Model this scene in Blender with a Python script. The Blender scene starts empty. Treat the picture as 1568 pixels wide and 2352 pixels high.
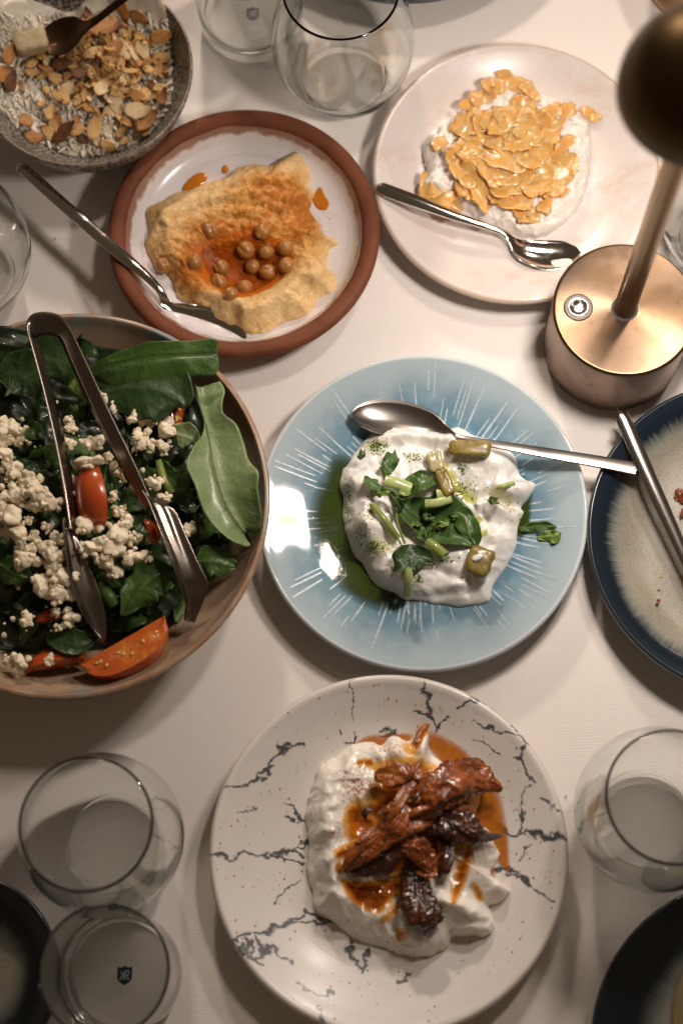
import bpy, bmesh, math, random
import numpy as np
from mathutils import Vector, Matrix

# ------------------------------------------------------------ camera, world, light
SC = bpy.context.scene
COL = SC.collection
PW, PH, FPX, CAMH = 1568.0, 2352.0, 4000.0, 1.10      # picture size used for surveying, focal length in those pixels, camera height
NADIR = (866.0, 2345.0)                                # where the vertical through the lens meets the picture
def _frame():
    d = np.array([NADIR[0]-PW/2, -(NADIR[1]-PH/2), -FPX]); d /= np.linalg.norm(d)
    up = -d
    xw = np.array([1.0, 0, 0]); xw -= up*xw.dot(up); xw /= np.linalg.norm(xw)
    yw = np.cross(up, xw)
    return np.array([xw, yw, up])                      # camera -> world
RC = _frame()
def W(x, y, z=0.0):
    """survey point of the photograph -> world point at height z"""
    x = np.asarray(x, float); y = np.asarray(y, float)
    d = np.stack([x-PW/2, -(y-PH/2), -FPX*np.ones_like(x)], -1) @ RC.T
    t = (z-CAMH)/d[..., 2]
    return np.stack([d[..., 0]*t, d[..., 1]*t, np.zeros_like(t)+z], -1)
def mpp(x, y, z=0.0):
    a = W(x-1, y, z); b = W(x+1, y, z)
    return float(np.linalg.norm(a-b))/2

cam = bpy.data.cameras.new('camera'); camo = bpy.data.objects.new('camera', cam); COL.objects.link(camo)
M4 = Matrix.Identity(4)
for i in range(3):
    for j in range(3): M4[i][j] = RC[i][j]
M4[2][3] = CAMH
camo.matrix_world = M4
cam.sensor_fit = 'VERTICAL'; cam.sensor_height = 36.0; cam.sensor_width = 24.0
cam.lens = 36.0*FPX/PH
cam.clip_start = 0.01; cam.clip_end = 50
cam.dof.use_dof = True
cam.dof.focus_distance = float(np.linalg.norm(W(985, 1190, 0.02)-np.array([0, 0, CAMH])))
cam.dof.aperture_fstop = 3.5
SC.camera = camo

wd = bpy.data.worlds.new('World'); SC.world = wd; wd.use_nodes = True
bg = wd.node_tree.nodes['Background']
bg.inputs[0].default_value = (1.0, 0.70, 0.45, 1); bg.inputs[1].default_value = 0.066
SC.view_settings.view_transform = 'Standard'; SC.view_settings.look = 'None'
SC.view_settings.exposure = 0.12; SC.view_settings.gamma = 1.0

LAMPXY = W(1400, 797, 0.0)
def area(name, loc, target, size, power, color, shape='DISK', size_y=None):
    l = bpy.data.lights.new(name, 'AREA'); l.shape = shape; l.size = size
    if size_y: l.size_y = size_y
    l.energy = power; l.color = color
    o = bpy.data.objects.new(name, l); COL.objects.link(o); o.location = loc
    d = Vector(target)-Vector(loc); o.rotation_euler = d.to_track_quat('-Z', 'Y').to_euler()
    return o
# lamp further up the table, beyond the top edge of the picture, and a ceiling lamp over the far side
area('far_lamp_light', (-0.16, 1.55, 0.72), (0, 0.4, 0.0), 0.11, 7.0, (1.0, 0.835, 0.70))
area('ceiling_light', (0.62, 1.15, 1.6), (0.05, 0.3, 0.0), 0.13, 8.5, (1.0, 0.85, 0.74), 'RECTANGLE', 0.22)

# ------------------------------------------------------------ helpers
rnd = random.Random(7)
def lk(nt, a, b): nt.links.new(a, b)
class Mat:
    def __init__(s, name, col=(.8, .8, .8), rough=.5, metal=0., spec=.5, coat=0., coat_rough=.05, sss=0., sss_r=(.01, .006, .004), sss_scale=.3):
        s.m = bpy.data.materials.new(name); s.m.use_nodes = True
        s.nt = s.m.node_tree; s.b = s.nt.nodes['Principled BSDF']
        i = s.b.inputs
        i['Base Color'].default_value = (*col, 1); i['Roughness'].default_value = rough; i['Metallic'].default_value = metal
        i['Specular IOR Level'].default_value = spec
        i['Coat Weight'].default_value = coat; i['Coat Roughness'].default_value = coat_rough
        i['Subsurface Weight'].default_value = sss; i['Subsurface Radius'].default_value = sss_r; i['Subsurface Scale'].default_value = sss_scale
        s.tc = s.node('ShaderNodeTexCoord'); s.vec = s.tc.outputs['Object']
        s.col = None; s.rgh = None; s.nrm = None; s.basecol = col; s.baser = rough
    def node(s, t, **kw):
        n = s.nt.nodes.new(t)
        for k, v in kw.items(): setattr(n, k, v)
        return n
    def setc(s, out): s.col = out; lk(s.nt, out, s.b.inputs['Base Color'])
    def setr(s, out): s.rgh = out; lk(s.nt, out, s.b.inputs['Roughness'])
    def noise(s, scale, detail=4, rough=.55, dist=0., vec=None):
        n = s.node('ShaderNodeTexNoise'); n.inputs['Scale'].default_value = scale; n.inputs['Detail'].default_value = detail
        n.inputs['Roughness'].default_value = rough; n.inputs['Distortion'].default_value = dist
        lk(s.nt, vec if vec is not None else s.vec, n.inputs['Vector']); return n.outputs['Fac']
    def voronoi(s, scale, feature='F1', vec=None, rand=1.0, out='Distance', dim='3D'):
        n = s.node('ShaderNodeTexVoronoi', feature=feature, voronoi_dimensions=dim); n.inputs['Scale'].default_value = scale
        n.inputs['Randomness'].default_value = rand
        lk(s.nt, vec if vec is not None else s.vec, n.inputs['Vector']); return n.outputs[out]
    def attr(s, name):
        n = s.node('ShaderNodeAttribute'); n.attribute_name = name; return n.outputs['Fac']
    def math(s, op, a, b=None, clamp=False):
        n = s.node('ShaderNodeMath', operation=op); n.use_clamp = clamp
        for k, v in ((0, a), (1, b)):
            if v is None: continue
            if isinstance(v, (int, float)): n.inputs[k].default_value = v
            else: lk(s.nt, v, n.inputs[k])
        return n.outputs[0]
    def ramp(s, fac, lo, hi, a=0., b=1.):
        n = s.node('ShaderNodeMapRange'); n.interpolation_type = 'SMOOTHSTEP'
        lk(s.nt, fac, n.inputs[0]); n.inputs[1].default_value = lo; n.inputs[2].default_value = hi
        n.inputs[3].default_value = a; n.inputs[4].default_value = b; return n.outputs[0]
    def mixc(s, fac, c2, c1=None):
        n = s.node('ShaderNodeMix', data_type='RGBA')
        if isinstance(fac, (int, float)): n.inputs[0].default_value = fac
        else: lk(s.nt, fac, n.inputs[0])
        a = c1 if c1 is not None else (s.col if s.col is not None else s.basecol)
        for k, c in ((6, a), (7, c2)):
            if isinstance(c, tuple): n.inputs[k].default_value = (*c, 1)
            else: lk(s.nt, c, n.inputs[k])
        s.setc(n.outputs[2]); return s
    def mixr(s, fac, r2):
        n = s.node('ShaderNodeMix', data_type='FLOAT')
        lk(s.nt, fac, n.inputs[0])
        if s.rgh is not None: lk(s.nt, s.rgh, n.inputs[2])
        else: n.inputs[2].default_value = s.baser
        n.inputs[3].default_value = r2; s.setr(n.outputs[0]); return s
    def var(s, scale, c2, lo=.4, hi=.65, detail=4, dist=0., rough=.55):
        return s.mixc(s.ramp(s.noise(scale, detail, rough, dist), lo, hi), c2)
    def layer(s, attr, col, rough=None, nscale=300, namp=.5, thr=.5, soft=.12, detail=5, colvar=None):
        f = s.math('ADD', s.attr(attr), s.math('MULTIPLY', s.math('MULTIPLY', s.math('SUBTRACT', s.noise(nscale, detail, .6), .5), namp*2), s.ramp(s.attr(attr), .0, .2)))
        f = s.ramp(f, thr-soft, thr+soft)
        s.mixc(f, col)
        if rough is not None: s.mixr(f, rough)
        return f
    def bump(s, height, strength=.3, dist=.001):
        n = s.node('ShaderNodeBump'); n.inputs['Strength'].default_value = strength; n.inputs['Distance'].default_value = dist
        lk(s.nt, height, n.inputs['Height'])
        if s.nrm is not None: lk(s.nt, s.nrm, n.inputs['Normal'])
        s.nrm = n.outputs[0]; lk(s.nt, s.nrm, s.b.inputs['Normal']); return s
    def nbump(s, scale, strength=.3, dist=.001, detail=5):
        return s.bump(s.noise(scale, detail), strength, dist)
    def radial(s):
        """distance from the object's own axis"""
        sep = s.node('ShaderNodeSeparateXYZ'); lk(s.nt, s.vec, sep.inputs[0])
        r = s.math('SQRT', s.math('ADD', s.math('POWER', sep.outputs[0], 2.), s.math('POWER', sep.outputs[1], 2.)))
        a = s.math('ARCTAN2', sep.outputs[1], sep.outputs[0])
        return r, a, sep.outputs[2]

def hash3(ix, iy, iz, seed):
    h = (ix*374761393 + iy*668265263 + iz*2147483647 + seed*1274126177) & 0xFFFFFFFF
    h = ((h ^ (h >> 13))*1274126177) & 0xFFFFFFFF
    h = ((h ^ (h >> 16))*2246822519) & 0xFFFFFFFF
    return ((h ^ (h >> 15)) & 0xFFFFFF)/float(0xFFFFFF)
def vnoise(p, seed=0):
    p = np.asarray(p, float); i = np.floor(p).astype(np.int64); f = p-i; f = f*f*f*(f*(f*6-15)+10)
    o = 0
    for dx in (0, 1):
        for dy in (0, 1):
            for dz in (0, 1):
                w = (f[..., 0] if dx else 1-f[..., 0])*(f[..., 1] if dy else 1-f[..., 1])*(f[..., 2] if dz else 1-f[..., 2])
                o = o+w*hash3(i[..., 0]+dx, i[..., 1]+dy, i[..., 2]+dz, seed)
    return o*2-1
_RN = np.array(Matrix.Rotation(.9, 3, 'X') @ Matrix.Rotation(.6, 3, 'Y') @ Matrix.Rotation(.7, 3, 'Z'))
def fbm(p, scale, octv=4, seed=0, gain=.5):
    p = np.asarray(p, float)*scale@_RN; a = 1.; o = 0; t = 0
    for k in range(octv):
        o = o+a*vnoise(p+k*17.3, seed+k); t += a; a *= gain; p = p@_RN*2.03
    return o/t
def ridged(p, scale, octv=4, seed=0):
    p = np.asarray(p, float)*scale@_RN; a = 1.; o = 0; t = 0
    for k in range(octv):
        o = o+a*(1-np.abs(vnoise(p+k*9.1, seed+k))*2); t += a; a *= .5; p = p@_RN*2.07
    return o/t
def spline(pts, n, closed=False):
    P = np.asarray(pts, float); m = len(P)
    k = np.linspace(0, m if closed else m-1, n, endpoint=not closed)
    i = np.minimum(np.floor(k).astype(int), (m-1 if closed else m-2)); t = (k-i)[:, None]
    g = (lambda j: P[j % m]) if closed else (lambda j: P[np.clip(j, 0, m-1)])
    a, b, c, d = g(i-1), g(i), g(i+1), g(i+2)
    return .5*((2*b)+(c-a)*t+(2*a-5*b+4*c-d)*t*t+(3*b-a-3*c+d)*t**3)
def segdist(P, poly):
    """distance of points P (n,2) to a polyline, and position along it 0..1"""
    poly = np.asarray(poly, float); best = np.full(len(P), 1e9); par = np.zeros(len(P)); n = len(poly)-1
    for k in range(n):
        a, b = poly[k], poly[k+1]; ab = b-a; L = ab.dot(ab)+1e-12
        t = np.clip(((P-a)@ab)/L, 0, 1); d = np.linalg.norm(P-(a+t[:, None]*ab), axis=1)
        m = d < best; best[m] = d[m]; par[m] = (k+t[m])/n
    return best, par

def mk(name, verts, faces, mat, root=None, loc=None, smooth=True, attrs=None):
    """one mesh object; verts in world coordinates; loc = its origin (or its parent's)"""
    V = np.asarray(verts, float)
    if root is not None: base = np.array(root.location)
    else: base = np.array(loc if loc is not None else (*V[:, :2].mean(0), V[:, 2].min()))
    me = bpy.data.meshes.new(name); me.from_pydata((V-base).tolist(), [], faces if isinstance(faces, list) else faces.tolist())
    for m in (mat if isinstance(mat, (list, tuple)) else [mat]): me.materials.append(m.m if isinstance(m, Mat) else m)
    if smooth: me.polygons.foreach_set('use_smooth', [True]*len(me.polygons))
    for k, v in (attrs or {}).items():
        a = me.attributes.new(k, 'FLOAT', 'POINT'); a.data.foreach_set('value', np.asarray(v, np.float32).ravel())
    me.update()
    o = bpy.data.objects.new(name, me); COL.objects.link(o)
    if root is not None: o.parent = root
    else: o.location = base
    return o
def tag(o, label, cat, group=None, kind=None):
    o['label'] = label; o['category'] = cat
    if group: o['group'] = group
    if kind: o['kind'] = kind
    return o
def empty(name, loc, label, cat, group=None):
    o = bpy.data.objects.new(name, None); COL.objects.link(o); o.location = [float(v) for v in loc]; o.empty_display_size = .02
    return tag(o, label, cat, group)
def gridf(nu, nv, wrap_v=False, wrap_u=False, off=0):
    u = np.arange(nu if wrap_u else nu-1); v = np.arange(nv if wrap_v else nv-1)
    U, Vv = np.meshgrid(u, v, indexing='ij'); U = U.ravel(); Vv = Vv.ravel()
    U2 = (U+1) % nu; V2 = (Vv+1) % nv
    return (np.stack([U*nv+Vv, U2*nv+Vv, U2*nv+V2, U*nv+V2], 1)+off).tolist()
def lathe_data(prof, c, segs=96, dense=1):
    """prof: list of (r, z); open ends at r = 0 are closed with fans"""
    P = np.asarray(prof, float)
    n = len(P); th = np.linspace(0, 2*math.pi, segs, endpoint=False)
    V = np.zeros((n, segs, 3)); V[:, :, 0] = P[:, :1]*np.cos(th)+c[0]; V[:, :, 1] = P[:, :1]*np.sin(th)+c[1]; V[:, :, 2] = P[:, 1:2]+c[2]
    return V.reshape(-1, 3), [f[::-1] for f in gridf(n, segs, wrap_v=True)]
def rprof(pts, n=60):
    P = spline(pts, n); P[:, 0] = np.maximum(P[:, 0], 1e-5); return P
def lathe(name, prof, c, mat, segs=96, root=None, loc=None, attrs=None):
    V, F = lathe_data(prof, c, segs); return mk(name, V, F, mat, root, loc if loc is not None else (None if root else c), attrs=attrs)
def loft(sections, closed_ring=True, caps=True):
    S = np.asarray(sections); n, m, _ = S.shape
    F = gridf(n, m, wrap_v=closed_ring)
    if caps and closed_ring: F = F+[list(range(m))[::-1], [(n-1)*m+k for k in range(m)]]
    return S.reshape(-1, 3), F
def merge(parts):
    V = []; F = []; o = 0
    for v, f in parts:
        v = np.asarray(v); V.append(v); F += [[i+o for i in q] for q in f]; o += len(v)
    return np.concatenate(V), F
def ring(cx, cy, halfw, z):
    """a circle seen in the photograph: world centre on the table under it, and its radius"""
    c = W(cx, cy, z); r = halfw*mpp(cx, cy, z); return np.array([c[0], c[1], 0.]), r
_ico = {}
def ico(sub):
    if sub not in _ico:
        bm = bmesh.new(); bmesh.ops.create_icosphere(bm, subdivisions=sub, radius=1); _ico[sub] = (np.array([v.co[:] for v in bm.verts]), [[v.index for v in f.verts] for f in bm.faces]); bm.free()
    return _ico[sub]
# ------------------------------------------------------------ tablecloth
def build_cloth():
    n = 160; xs = np.linspace(-1.1, 1.1, n); ys = np.linspace(-.75, 1.45, n)
    X, Y = np.meshgrid(xs, ys, indexing='ij'); P = np.stack([X.ravel(), Y.ravel(), np.zeros(n*n)], 1)
    Z = -.0012+.0009*fbm(P, 6, 3, 3)
    def fold(a, b, amp, w):
        d, t = segdist(P[:, :2], [W(*a)[:2], W(*b)[:2]]); return amp*np.exp(-(d/w)**2)*np.sin(np.pi*np.clip(t, .02, .98))
    Z += fold((1240, 2380), (1370, 2060), .004, .014)+fold((1180, 2100), (1420, 2250), .0025, .012)+fold((420, 2330), (520, 2120), .002, .012)+fold((690, 560), (850, 250), .0008, .02)
    P[:, 2] = Z
    m = Mat('white cotton cloth', (.81, .75, .705), .85, spec=.2)
    mp = m.node('ShaderNodeMapping'); mp.inputs['Rotation'].default_value = (0, 0, math.radians(-3)); lk(m.nt, m.vec, mp.inputs['Vector'])
    wv = m.node('ShaderNodeTexWave', wave_type='BANDS', bands_direction='Y'); wv.inputs['Scale'].default_value = 165
    wv.inputs['Distortion'].default_value = .35; wv.inputs['Detail'].default_value = 2; wv.inputs['Detail Scale'].default_value = 1.5
    lk(m.nt, mp.outputs[0], wv.inputs['Vector'])
    m.mixc(m.ramp(wv.outputs['Fac'], .0, .6, .15, 0.), (.62, .575, .53))
    m.var(1500, (.72, .67, .62), .5, .8)
    st = m.ramp(m.noise(9, 5, .6), .60, .78, 0, .35); m.mixc(st, (.70, .63, .54))
    m.bump(wv.outputs['Fac'], .11, .0005); m.nbump(2600, .25, .0003)
    o = mk('tablecloth', P, gridf(n, n), m, loc=(0, 0, 0)); o['kind'] = 'structure'; o['label'] = 'white ribbed cotton tablecloth under all the dishes'
build_cloth()

# ------------------------------------------------------------ plates and bowls
def plate_prof(R, h, foot=.6, flat=.5, base=.0065, wall=.0035, rimr=.0022):
    return rprof([(0, base), (flat*R*.5, base), (flat*R, base+.0003), ((flat+.9)/2*R, base+(h-base)*.30), (.90*R, base+(h-base)*.80), (R-rimr*1.6, h-.0004),
                  (R-rimr*.7, h), (R-.0002, h-rimr*.6), (R-rimr*.5, h-rimr*1.5), (.90*R, base+(h-base)*.80-wall), ((foot+.9)/2*R, .0045), (foot*R+.003, .002), (foot*R, 0), (foot*R-.004, .0), (foot*R-.006, .002), (0, .002)], 90)
def surf(prof):
    """height of the eating surface of a plate as a function of radius"""
    k = int(np.argmax(prof[:, 1])); r = prof[:k+1, 0]; z = prof[:k+1, 1]; return lambda q: np.interp(q, r, z)
DISH = {}
def dish(key, name, c, R, prof, mat, label, cat, segs=128, attrs=None):
    o = lathe(name, prof, c, mat, segs, attrs=attrs); tag(o, label, cat); DISH[key] = (np.array(c), R, surf(prof)); return o
def dz(key, x, y):
    """height of a dish's inner surface under a survey point"""
    c, R, f = DISH[key]; z = .01
    for _ in range(3):
        p = W(x, y, z); z = float(f(math.hypot(p[0]-c[0], p[1]-c[1])))+c[2]
    return z

# --- blue starburst plate
cB, RB = ring(970, 1169, 380, .021); pB = plate_prof(RB, .021, flat=.48)
m = Mat('blue glaze', (.355, .435, .47), .5, spec=.2, coat=.5, coat_rough=.05)
r, a, z = m.radial(); rn = m.math('ADD', m.math('DIVIDE', r, RB), m.math('MULTIPLY', m.math('SUBTRACT', m.noise(35, 3), .5), .30))
m.mixc(m.ramp(rn, .60, .98, 1., 0.), (.085, .20, .275))
m.mixc(m.ramp(rn, .20, .42, .4, 0.), (.16, .29, .38))
m.mixc(m.ramp(m.noise(60, 6, .7), .45, .7, 0, .35), (.36, .47, .53))
m.mixc(m.ramp(m.math('DIVIDE', r, RB), .965, .985), (.55, .60, .62))
plB = dish('blue', 'blue_plate', cB, RB, pB, m, 'pale blue glazed plate with white starburst rays, under the white dip with green leaves', 'plate')
def rays():
    f = DISH['blue'][2]; parts = []; rg = random.Random(5)
    g = 0.
    while g < 2*math.pi:
        nl = rg.choice((1, 1, 2, 2, 3, 3, 4)); t0 = rg.uniform(.40, .72)
        for k in range(nl):
            off = (k-nl/2)*rg.uniform(.0028, .0042); r0 = (t0+rg.uniform(-.06, .10))*RB; r1 = r0+rg.choice((.08, .12, .17, .24, .34))*RB*rg.uniform(.8, 1.1)
            r1 = min(r1, .955*RB); w = rg.uniform(.0004, .0008)
            e = np.array([math.cos(g), math.sin(g)]); s = np.array([-e[1], e[0]]); V = []
            for q in np.linspace(r0, r1, 12):
                for sg in (-1, 1):
                    p = e*q+s*(off+sg*w*(1-.35*abs(2*(q-r0)/(r1-r0)-1)))
                    V.append((p[0]+cB[0], p[1]+cB[1], float(f(np.hypot(*p)))+.00022))
            parts.append((V, [[2*i, 2*i+2, 2*i+3, 2*i+1] for i in range(11)]))
        g += rg.uniform(.05, .12)+.012*nl
    V, F = merge(parts); mr = Mat('white ray glaze', (.50, .58, .62), .25, coat=.5); mr.var(400, (.34, .44, .51), .35, .7)
    o = mk('ray_pattern', V, F, mr, plB); o['kind'] = 'stuff'
rays()

# --- marbled white plate
cM, RM = ring(892, 1955, 413, .024); pM = plate_prof(RM, .024, flat=.55, rimr=.003)
def z4(p): return [(470.8+x*.542, 1538.8+y*.542) for x, y in p]
VEINS = [
 ([(15, 802), (60, 790), (120, 808), (170, 798), (280, 795), (330, 775), (400, 740), (445, 715)], 1.0), ([(280, 800), (350, 805), (420, 822)], 1.2), ([(320, 790), (380, 760), (420, 790)], 1.7),
 ([(75, 487), (150, 488), (200, 490), (240, 450), (275, 430), (280, 380), (310, 345), (330, 310), (405, 320)], 1.1), ([(200, 490), (265, 460), (285, 420), (260, 430)], .9), ([(315, 310), (345, 330), (320, 350)], 1.5),
 ([(110, 1165), (190, 1135), (240, 1128), (300, 1100), (340, 1075), (400, 1050), (440, 1020), (480, 1040), (525, 1065)], 1.4), ([(290, 1105), (340, 1090), (430, 1070), (525, 1070)], 1.3),
 ([(130, 1170), (170, 1210), (215, 1170), (200, 1230), (260, 1200), (230, 1150)], 1.3), ([(260, 1200), (290, 1190), (340, 1250), (355, 1240)], 1.4), ([(180, 1160), (190, 1220), (250, 1240)], 1.0),
 ([(905, 55), (915, 100), (940, 110), (930, 170), (945, 210), (960, 265)], 1.5), ([(870, 160), (900, 180), (930, 190)], .7), ([(960, 250), (990, 230), (1015, 205)], .9),
 ([(1110, 100), (1140, 130), (1105, 160), (1070, 190)], 1.6), ([(1150, 130), (1210, 170), (1260, 200), (1310, 270)], .8),
 ([(1130, 245), (1200, 260), (1280, 280), (1350, 305), (1388, 330)], 1.1), ([(1345, 310), (1330, 390), (1360, 450), (1385, 490)], 1.4), ([(1360, 500), (1345, 580), (1335, 672)], 1.0), ([(1300, 370), (1340, 400), (1355, 470)], 1.0),
 ([(1145, 600), (1200, 635), (1260, 665), (1300, 685), (1360, 690), (1430, 705), (1540, 728)], 1.3), ([(1370, 690), (1440, 700), (1530, 715)], 1.4), ([(1490, 600), (1520, 605)], 1.2),
 ([(1200, 830), (1290, 840), (1340, 860), (1390, 910), (1420, 950), (1490, 965)], 1.5), ([(1290, 870), (1350, 880), (1380, 910)], 1.5), ([(1380, 740), (1350, 770), (1330, 810)], .8),
 ([(605, 1130), (600, 1200), (625, 1250), (660, 1295)], 1.4), ([(690, 1180), (665, 1280)], 1.4), ([(850, 1270), (865, 1300), (815, 1312)], 1.2), ([(420, 898), (360, 930), (330, 975), (285, 1000)], 1.0),
 ([(480, 1440), (505, 1495)], 1.3), ([(630, 255), (640, 300), (590, 310)], 1.1), ([(140, 605), (170, 600), (225, 598)], .7), ([(350, 570), (375, 610), (430, 645)], 1.0), ([(345, 630), (380, 640)], 1.2), ([(740, 250), (770, 240), (790, 275), (740, 275)], 1.3),
 ([(390, 1340), (440, 1370), (520, 1390)], .7), ([(560, 240), (565, 260)], .8), ([(620, 60), (625, 200)], .4), ([(1140, 310), (1200, 330), (1240, 360)], .8), ([(1430, 570), (1470, 590)], 1.0)]
def marble():
    n = len(pM); segs = 640; k = int(np.argmax(pM[:, 1])); r = pM[:k+1, 0]; z = pM[:k+1, 1]
    rr = np.concatenate([np.linspace(.12*RM, r[-1], 150)]); prof = np.concatenate([[[1e-5, z[0]]], np.stack([rr, np.interp(rr, r, z)], 1), pM[k+1:]])
    V, F = lathe_data(prof, cM, segs); P = V[:, :2]; val = np.zeros(len(V))
    J = np.stack([fbm(V, 160, 4, 11), fbm(V, 160, 4, 29)], 1)*.0045+np.stack([fbm(V, 30, 2, 41), fbm(V, 30, 2, 49)], 1)*.004
    for pts, w in VEINS:
        q = np.array(z4(pts)); q = W(q[:, 0], q[:, 1], .014)[:, :2]
        lo = q.min(0)-.02; hi = q.max(0)+.02; s = np.where(np.all((P > lo) & (P < hi), 1))[0]
        d, t = segdist(P[s]+J[s], q); ww = .00115*w*(.45+.9*np.abs(vnoise(np.stack([t*9, t*0+w*3, t*0], 1), 5)))
        val[s] = np.maximum(val[s], np.exp(-(d/np.maximum(ww, .0007))**2))
    val[V[:, 2] < pM[0, 1]-.001] *= .0
    mm = Mat('white melamine', (.76, .715, .67), .38, coat=.25, coat_rough=.2); mm.var(14, (.70, .65, .60), .35, .75)
    mm.mixc(mm.math('MULTIPLY', mm.ramp(mm.math('ADD', mm.attr('vein'), mm.math('MULTIPLY', mm.math('SUBTRACT', mm.noise(420, 5, .7), .5), .5)), .12, .75), mm.ramp(mm.attr('vein'), .02, .2, 0, .55)), (.25, .255, .255)); mm.layer('vein', (.062, .070, .078), None, 900, .62, .66, .30)
    mm.mixc(mm.ramp(mm.radial()[0], RM-.003, RM-.0015, 0, .35), (.50, .40, .30))
    o = mk('marbled_plate', V, F, mm, loc=cM, attrs={'vein': val}); tag(o, 'white plate with dark marble veining at the bottom centre, under the dip with roasted chillies', 'plate')
    DISH['marble'] = (cM, RM, surf(pM))
marble()

# --- terracotta plate
cT, RT = ring(559, 527, 312, .030)
pT = rprof([(0, .008), (.35*RT, .008), (.62*RT, .0095), (.78*RT, .0145), (.855*RT, .023), (.885*RT, .0285), (.93*RT, .0305), (.975*RT, .0300), (RT, .0270), (.995*RT, .0235), (.95*RT, .017), (.8*RT, .007), (.62*RT, 0), (.3*RT, 0), (0, 0)], 90)
eT = empty('terracotta_plate', cT, 'terracotta plate with brick red rim and white glazed well, holding hummus', 'plate')
mt = Mat('fired clay', (.17, .056, .025), .62, spec=.2); mt.var(40, (.125, .040, .019), .4, .7); mt.nbump(900, .12, .0006)
lathe('clay_body', pT, cT, mt, 128, eT); DISH['terra'] = (cT, RT, surf(pT))
k = int(np.argmax(pT[:, 1])); rr = np.linspace(1e-5, .872*RT, 60); f = DISH['terra'][2]
th = np.linspace(0, 2*math.pi, 160, endpoint=False); V = np.zeros((60, 160, 3))
wob = 1+.012*fbm(np.stack([np.cos(th)*3, np.sin(th)*3, th*0], 1), 1, 4, 8)
for i in range(60):
    q = rr[i]*(1+(wob-1)*(i/59)**6); V[i, :, 0] = q*np.cos(th)+cT[0]; V[i, :, 1] = q*np.sin(th)+cT[1]; V[i, :, 2] = f(q)+.0005-(.0004 if i == 59 else 0)
mg = Mat('white tin glaze', (.70, .66, .66), .22, coat=.6, coat_rough=.08)
r, a, z = mg.radial(); cv = mg.node('ShaderNodeCombineXYZ'); lk(mg.nt, mg.math('MULTIPLY', r, 160.), cv.inputs[0]); lk(mg.nt, mg.math('MULTIPLY', a, .8), cv.inputs[1])
mg.mixc(mg.ramp(mg.noise(1., 4, .6, 0, cv.outputs[0]), .5, .75, 0, .5), (.50, .42, .42))
mg.mixc(mg.ramp(mg.math('ADD', r, mg.math('MULTIPLY', mg.noise(90, 4), .006)), .862*RT, .885*RT, 0, .9), (.24, .10, .07))
mk('glazed_well', V.reshape(-1, 3), [q[::-1] for q in gridf(60, 160, wrap_v=True)], mg, eT)

# --- beige plate, top right
cW, RW = ring(1184, 390, 331, .021); pW = plate_prof(RW, .021, flat=.62, rimr=.003)
m = Mat('blush stoneware', (.66, .60, .56), .32, coat=.4, coat_rough=.15)
mp = m.node('ShaderNodeMapping'); mp.inputs['Scale'].default_value = (1, 2.2, 1); lk(m.nt, m.vec, mp.inputs['Vector'])
m.mixc(m.ramp(m.noise(22, 6, .75, .3, mp.outputs[0]), .50, .74, 0, .75), (.60, .44, .35))
m.mixc(m.ramp(m.noise(30, 6, .7, .3), .55, .72, 0, .5), (.80, .76, .74))
m.mixc(m.ramp(m.radial()[0], RW-.004, RW-.002, 0, .55), (.52, .37, .24))
dish('beige', 'blush_plate', cW, RW, pW, m, 'blush beige mottled plate at the upper right under the orange shavings', 'plate')

# --- navy rimmed plates
def navy(key, cx, cy, hw, zr, label, name='navy_rimmed_plate', dk=.0):
    c, R = ring(cx, cy, hw, zr); p = plate_prof(R, zr, flat=.66, foot=.62)
    m = Mat('navy crackle glaze', (.33, .30, .24), .28, coat=.6, coat_rough=.08)
    cr = m.voronoi(430, 'DISTANCE_TO_EDGE'); m.mixc(m.ramp(cr, .02, .16, .75, 0), (.24, .215, .165))
    m.mixc(m.ramp(m.noise(60, 4), .4, .7, 0, .5), (.38, .34, .27))
    r, a, z = m.radial(); cv = m.node('ShaderNodeCombineXYZ'); lk(m.nt, m.math('MULTIPLY', a, 60.), cv.inputs[0])
    lk(m.nt, m.math('MULTIPLY', r, 40.), cv.inputs[1])
    rn = m.math('ADD', m.math('DIVIDE', r, R), m.math('MULTIPLY', m.math('SUBTRACT', m.noise(1., 3, .6, 0, cv.outputs[0]), .5), .09))
    rn = m.math('ADD', rn, m.math('MULTIPLY', m.math('SUBTRACT', m.noise(18, 2), .5), .13))
    m.mixc(m.ramp(rn, .70-dk, .80-dk, 0, .6), (.17, .21, .20)); m.mixc(m.ramp(rn, .755-dk, .86-dk*.7), (.006, .014, .024))
    m.mixc(m.ramp(m.math('DIVIDE', r, R), .985, .999, 0, .35), (.16, .17, .16))
    m.bump(cr, .12, .0006)
    return dish(key, name, c, R, p, m, label, 'plate')
navy('navyR', 1727, 1229, 380, .024, 'navy rimmed plate with crackled grey centre at the right edge, a steel handle across it', dk=-.035)
navy('navyBR', 1754, 2422, 400, .024, 'navy rimmed plate cut off by the bottom right corner, with a smear of yellow', dk=.17)
navy('navyBL', -94, 2243, 232, .024, 'navy rimmed plate at the lower left edge beside the two glasses', dk=.26)  # dark glaze zone widened inward, the dim light here painted in with it
navy('navyT', 935, -322, 372, .024, 'navy rimmed plate just showing at the top edge above the large glass')

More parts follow.
